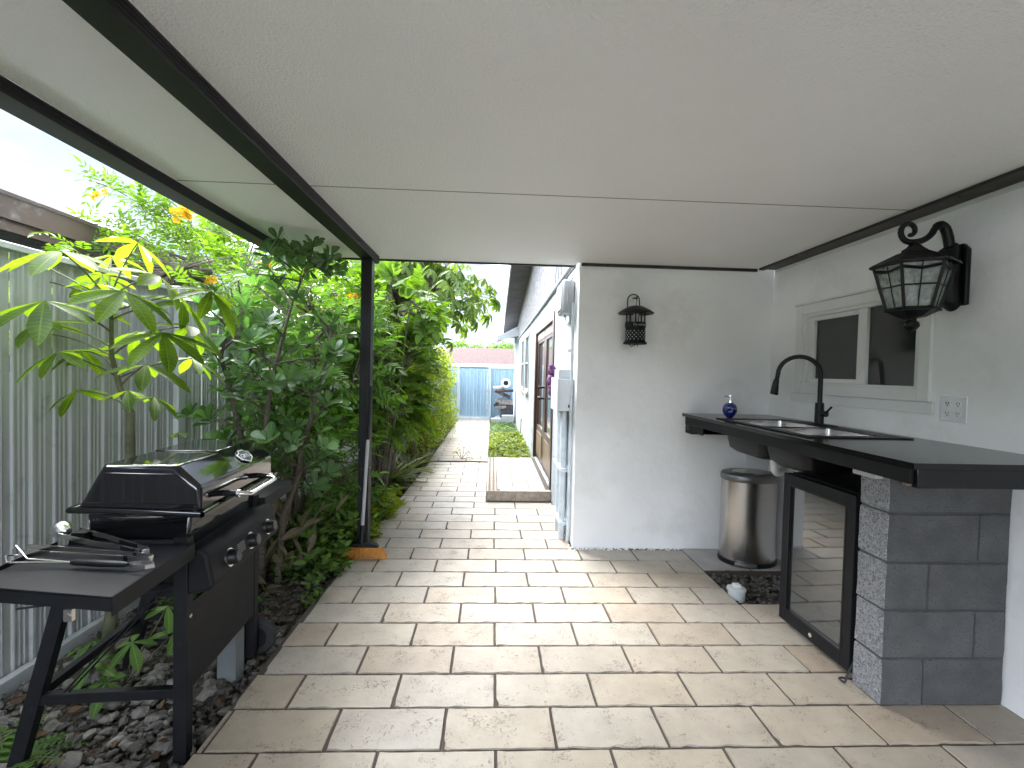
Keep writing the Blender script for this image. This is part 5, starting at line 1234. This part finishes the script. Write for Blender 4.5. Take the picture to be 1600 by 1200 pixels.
fill_shrub('leafy_shrub', (-1.35, 3.75, -.05), 'dense shady shrub with hanging leaflets just behind the roof post', [((-1.3, 3.85, 1.45), (.42, .45, .6)), ((-1.25, 3.7, .65), (.38, .4, .45)), ((-1.65, 3.7, 1.0), (.4, .4, .7))], 560, 'lf_fill', L_pin('lf_fill', ll=(.07, .10)), seed=4, solo=200)
fill_shrub('pale_sapling', (-1.1, 4.5, -.05), 'light green sapling with feathery leaves reaching past the right of the roof post', [((-.98, 4.5, 1.95), (.42, .4, .28)), ((-1.05, 4.6, 1.45), (.42, .4, .32)), ((-1.0, 4.5, 1.0), (.36, .4, .22))], 330, 'lf_hedge', L_pin('lf_tecoma', (.16, .24), (4, 5), (.08, .11), 1.1, 'ovate', .4), seed=5, solo=250, thr=-.15)
fill_shrub('blue_green_shrub', (-1.2, 5.2, -.05), 'mid green shrub with long drooping leaflets under the schefflera', [((-1.05, 5.3, 1.25), (.42, .5, .45)), ((-1.2, 5.2, .75), (.35, .45, .35)), ((-1.5, 5.2, 1.7), (.5, .5, .5))], 330, 'lf_schef', L_palm('lf_schef', (.13, .18), (5, 6), .6, 'lance', 1.1), seed=6, solo=200, bark='greenbark')
# --- schefflera ---
t = trunk_tree('schefflera_tree', (-1.15, 5.9, -.05), 'umbrella leaved schefflera tree leaning out over the path', 'tree')
bm = B(); F = Foliage(); tube(bm, [(-1.2, 5.6, -.06), (-1.18, 5.6, .7), (-1.15, 5.8, 1.3), (-1.0, 6.1, 2.0), (-.8, 6.3, 2.6)], [.055, .05, .045, .035, .02], 10)
tube(bm, [(-1.1, 5.9, 1.3), (-1.3, 6.3, 1.9), (-1.4, 6.6, 2.7)], [.035, .028, .015], 8)
hub = [(-.8, 6.3, 2.4), (-1.0, 6.1, 2.0), (-1.3, 6.3, 2.3), (-1.1, 5.9, 1.5)]
shaped_crown(F, bm, L_palm('lf_schef', (.13, .19), (7, 9), .6, 'oblong', .9), [((-.75, 6.3, 2.35), (.78, .7, .55)), ((-1.2, 5.9, 2.4), (.7, .8, .65)), ((-.95, 6.0, 1.85), (.55, .5, .35)), ((-.20, 6.6, 2.35), (.32, .3, .38)), ((-1.3, 6.5, 3.2), (.9, .9, .5))], 620, hub, thr=-.13, seed=7, twigs=.3)
obj('trunk', bm, M['bark'], t, smooth=True); print('schef', F.build(t, 300))
# --- hedge ---
k_ = 0
for (x, y, r, h_) in ((-1.25, 7.2, .50, 1.75), (-1.18, 8.2, .48, 1.85), (-1.22, 9.2, .48, 1.75), (-1.3, 10.3, .5, 1.9), (-1.35, 11.5, .5, 1.8)):
    lab = ['nearest bright yellow green hedge shrub, beside the path below the schefflera', 'second bright yellow green hedge shrub along the path', 'third yellow green hedge shrub along the path', 'fourth yellow green hedge shrub, towards the blue gate', 'farthest yellow green hedge shrub, next to the blue gate'][k_]
    fill_shrub('hedge_shrub', (x, y, -.05), lab, [((x, y, h_*.55), (r, .6, h_*.5)), ((x+.05, y, .35), (r, .55, .35))], 1500 if k_ < 2 else 700, 'lf_hedge', L_sim('lf_hedge', (.05 if k_ < 2 else .07), 3), seed=10+k_, group='hedge shrubs along the path', thr=-.2, twigs=.04); k_ += 1
# --- background greenery behind fence ---
fill_shrub('tall_tree', (-2.9, 6.2, -.1), 'tall light leaved tree rising behind the fence beyond the trumpet bush', [((-2.9, 6.0, 2.4), (1.1, 1.1, .9)), ((-2.0, 6.8, 2.9), (.9, 1, .9))], 900, 'lf_tecoma', L_pin('lf_tecoma', (.2, .3), (4, 5), (.10, .14), 1.1), seed=20, cat='tree')
fill_shrub('tall_tree', (-1.7, 8.6, -.1), 'tall leafy tree behind the schefflera along the far fence', [((-1.6, 8.6, 2.6), (.9, 1.2, 1.0)), ((-1.7, 8.0, 1.5), (.5, 1.0, .9))], 700, 'lf_schef', L_palm('lf_schef', (.16, .22), (6, 7), .5), seed=21, cat='tree')
for i, (x, y, r) in enumerate(((-1.3, 19.5, 1.2), (.6, 20, 1.2), (2.4, 19.6, 1.2))):
    fill_shrub('distant_tree', (x, y, -.1), ['leafy tree beyond the shed, left of the three', 'leafy tree beyond the shed, middle of the three', 'leafy tree beyond the shed, hidden towards the house eave'][i], [((x, y, 1.9), (r, .8, .68))], 900, 'lf_fill', L_sim('lf_tecoma', .13, 3), seed=30+i, cat='tree', group='trees beyond the shed', thr=-.3, twigs=.02)

# --- small plants ---
def rosette(name, loc, label, n, L, m, kind='strap', up=.9, wid=1, solo=0, cat='plant'):
    t = thing(name, loc, label, cat); F = Foliage()
    for i in range(n):
        a = random.uniform(0, 6.28); v = Vector((math.cos(a), math.sin(a), random.uniform(.3, 1.6)*up))
        F.add(kind, m, Vector(loc)+Vector((math.cos(a)*.02, math.sin(a)*.02, random.uniform(0, .05))), v, UPV-v*.3, L*random.uniform(.6, 1.1), wid)
    F.build(t, solo); return t
rosette('strappy_plant', (-1.2, 5.4, -.04), 'clump of pale strappy leaves at the foot of the trees past the post', 60, .55, 'lf_strap', solo=40)
rosette('strappy_plant', (-1.05, 6.1, -.04), 'clump of thin striped strappy leaves beside the rocks', 50, .50, 'lf_strap', solo=40)
rosette('strappy_plant', (-1.1, 6.7, -.04), 'small strappy clump just in front of the hedge', 40, .38, 'lf_strap')
rosette('red_cordyline', (-1.1, 6.7, 1.3), 'reddish brown cordyline tuft standing out under the schefflera', 22, .38, 'lf_red', wid=1.7, solo=22)
bm = B(); tube(bm, [(-1.1, 6.7, -.06), (-1.08, 6.7, .7), (-1.1, 6.7, 1.32)], [.02, .018, .014], 7)
obj('stem', bm, M['bark'], bpy.data.objects['red_cordyline'], smooth=True)
def palm_seedling(name, loc, label, hubs_, L, m, k=5, solo=60, kind='oblong'):
    t = thing(name, loc, label, 'plant'); F = Foliage(); bm = B()
    for h_ in hubs_:
        hp = Vector(loc)+Vector(h_); twig(bm, loc, hp, .004, .0025, .1, 5, 5); out = Vector((h_[0], h_[1], 0)); out = out.normalized() if out.length > .01 else Vector((1, 0, 0))
        palmate(F, m, hp, out, UPV+out*.3+rv(.1), L*random.uniform(.8, 1.1), k, .3, kind, True)
    obj('stem', bm, M['greenbark'], t, smooth=True, kind='stuff'); F.build(t, solo); return t
palm_seedling('money_tree_seedling', (-1.56, 2.02, -.05), 'low seedling with hanging palmate leaves seen through the grill frame', [(.1, -.08, .24), (.2, .04, .22), (-.02, -.12, .18), (.12, .1, .30), (-.12, .0, .2), (.05, -.15, .12)], .13, 'lf_fill')
palm_seedling('young_shoot', (-1.66, 2.55, -.05), 'thin shoot with small rounded leaves rising beside the grill lid', [(.02, -.02, .85), (.08, .02, .95), (-.1, -.02, .92), (-.05, .04, 1.02), (.10, -.04, .82)], .09, 'lf_money', 5, kind='obov')
# fern lower left
t = thing('fern', (-1.6, 1.62, -.05), 'small dark green fern in the bottom left of the garden bed', 'fern'); F = Foliage(); bm = B()
for i in range(13):
    a = random.uniform(0, 6.28); d = Vector((math.cos(a), math.sin(a), random.uniform(.25, .8))); p = Vector((-1.62, 1.60, -.04))
    L = random.uniform(.16, .27)
    q = p
    for j in range(12):
        t_ = j/12; q = p+d*L*t_-UPV*.12*t_*t_; s = d.cross(UPV).normalized()
        for sg in (1, -1): F.add('lance', 'lf_fill', q, s*sg+d*.3, UPV, .055*(1-t_*.75), 1.3)
    tube(bm, bez(p, p+d*L*.5, q, 4), .0018, 4)
obj('rachis', bm, M['greenbark'], t, kind='stuff'); F.build(t, 60, part='pinna')
# weed growing out of the path
palm_seedling('path_weed', (-.43, 6.95, .01), 'small weed sprouting from the joint of the path', [(.1, .02, .12), (-.1, .0, .12), (.03, .03, .19), (.14, 0, .04), (-.03, 0, .16)], .085, 'lf_hedge', 4, kind='lance')
# ground cover
def cover(name, label, cat, spots, m, L, kind='ovate', n=6, up=.6):
    root = thing(name, (spots[0][0], spots[0][1], -.04), label, cat); F = Foliage()
    for x, y, z in spots:
        for k in range(n):
            a = random.uniform(0, 6.28); v = Vector((math.cos(a), math.sin(a), random.uniform(0, 1.4)*up)); F.add(kind, m, Vector((x, y, z))+rv(L*.4)*.6, v, UPV+rv(.4), L*random.uniform(.6, 1.3))
    MWr = root
    for key, lst in F.it.items():
        me0 = tpl(*key); tv = np.array([v.co[:] for v in me0.vertices]); tf = [list(p.vertices) for p in me0.polygons]
        A = np.array([[list(q[0]), list(q[1]), list(q[2])] for q in lst]); P_ = np.array([list(q[3]) for q in lst]); V = np.einsum('vk,nkj->nvj', tv, A)+P_[:, None, :]; nv = len(tv); faces = []
        for i in range(len(lst)): faces += [[k+i*nv for k in f] for f in tf]
        bpy.data.objects.remove(root)
        me = bpy.data.meshes.new(name); me.from_pydata(V.reshape(-1, 3).tolist(), [], faces); tile_uv(me, me0, len(lst)); me.polygons.foreach_set('use_smooth', [True]*len(faces)); me.materials.append(M[key[1]]); me.update()
        o = bpy.data.objects.new(name, me); COL.objects.link(o); tag(o, label, cat, kind='stuff'); return o
def scat(n, x0, x1, y0, y1, z0, z1, thr=-1, sc=3):
    out = []
    while len(out) < n:
        x, y = random.uniform(x0, x1), random.uniform(y0, y1)
        if noise.noise(Vector((x*sc, y*sc, 5))) < thr: continue
        out.append((x, y, random.uniform(z0, z1)))
    return out
cover('ground_cover', 'low green ground cover spreading over the garden bed beside the path', 'ground cover', scat(2600, -1.9, -.99, 2.55, 6.9, -.05, .05, -.1), 'lf_ground', .035, n=5)
cover('ground_cover', 'taller weeds crowding the path edge around the foot of the roof post', 'weeds', scat(330, -1.5, -.93, 2.7, 4.3, -.02, .28, -.05), 'lf_ground', .06, n=6)
cover('bright_weeds', 'bright green weeds growing along the path edge past the broom', 'weeds', scat(260, -1.2, -.86, 3.5, 4.6, -.02, .20, -.1), 'lf_hedge', .05, n=6)
cover('yellow_green_weeds', 'bright yellow green weeds filling the strip between path and house', 'weeds', scat(1700, -.01, .62, 6.75, 9.6, -.03, .10, -.25), 'lf_grass', .042, n=6)
cover('thin_grass', 'sparse grass in the far strip before the scrap pile', 'grass', scat(500, -.01, .62, 9.4, 12.2, -.03, .04, -.1), 'lf_ground', .04, n=5)
cover('leaf_litter', 'brown dry leaves fallen over the gravel bed', 'leaf litter', scat(300, -1.95, -1.03, 1.2, 6.5, -.035, -.01), 'deadleaf', .042, n=1, up=.1)
cover('wispy_twigs', 'thin dry twigs tangled under the shrubs beside the grill', 'twigs', scat(60, -1.7, -1.15, 2.75, 3.4, .0, .35), 'lf_dry', .16, kind='lance', n=2, up=2.0)
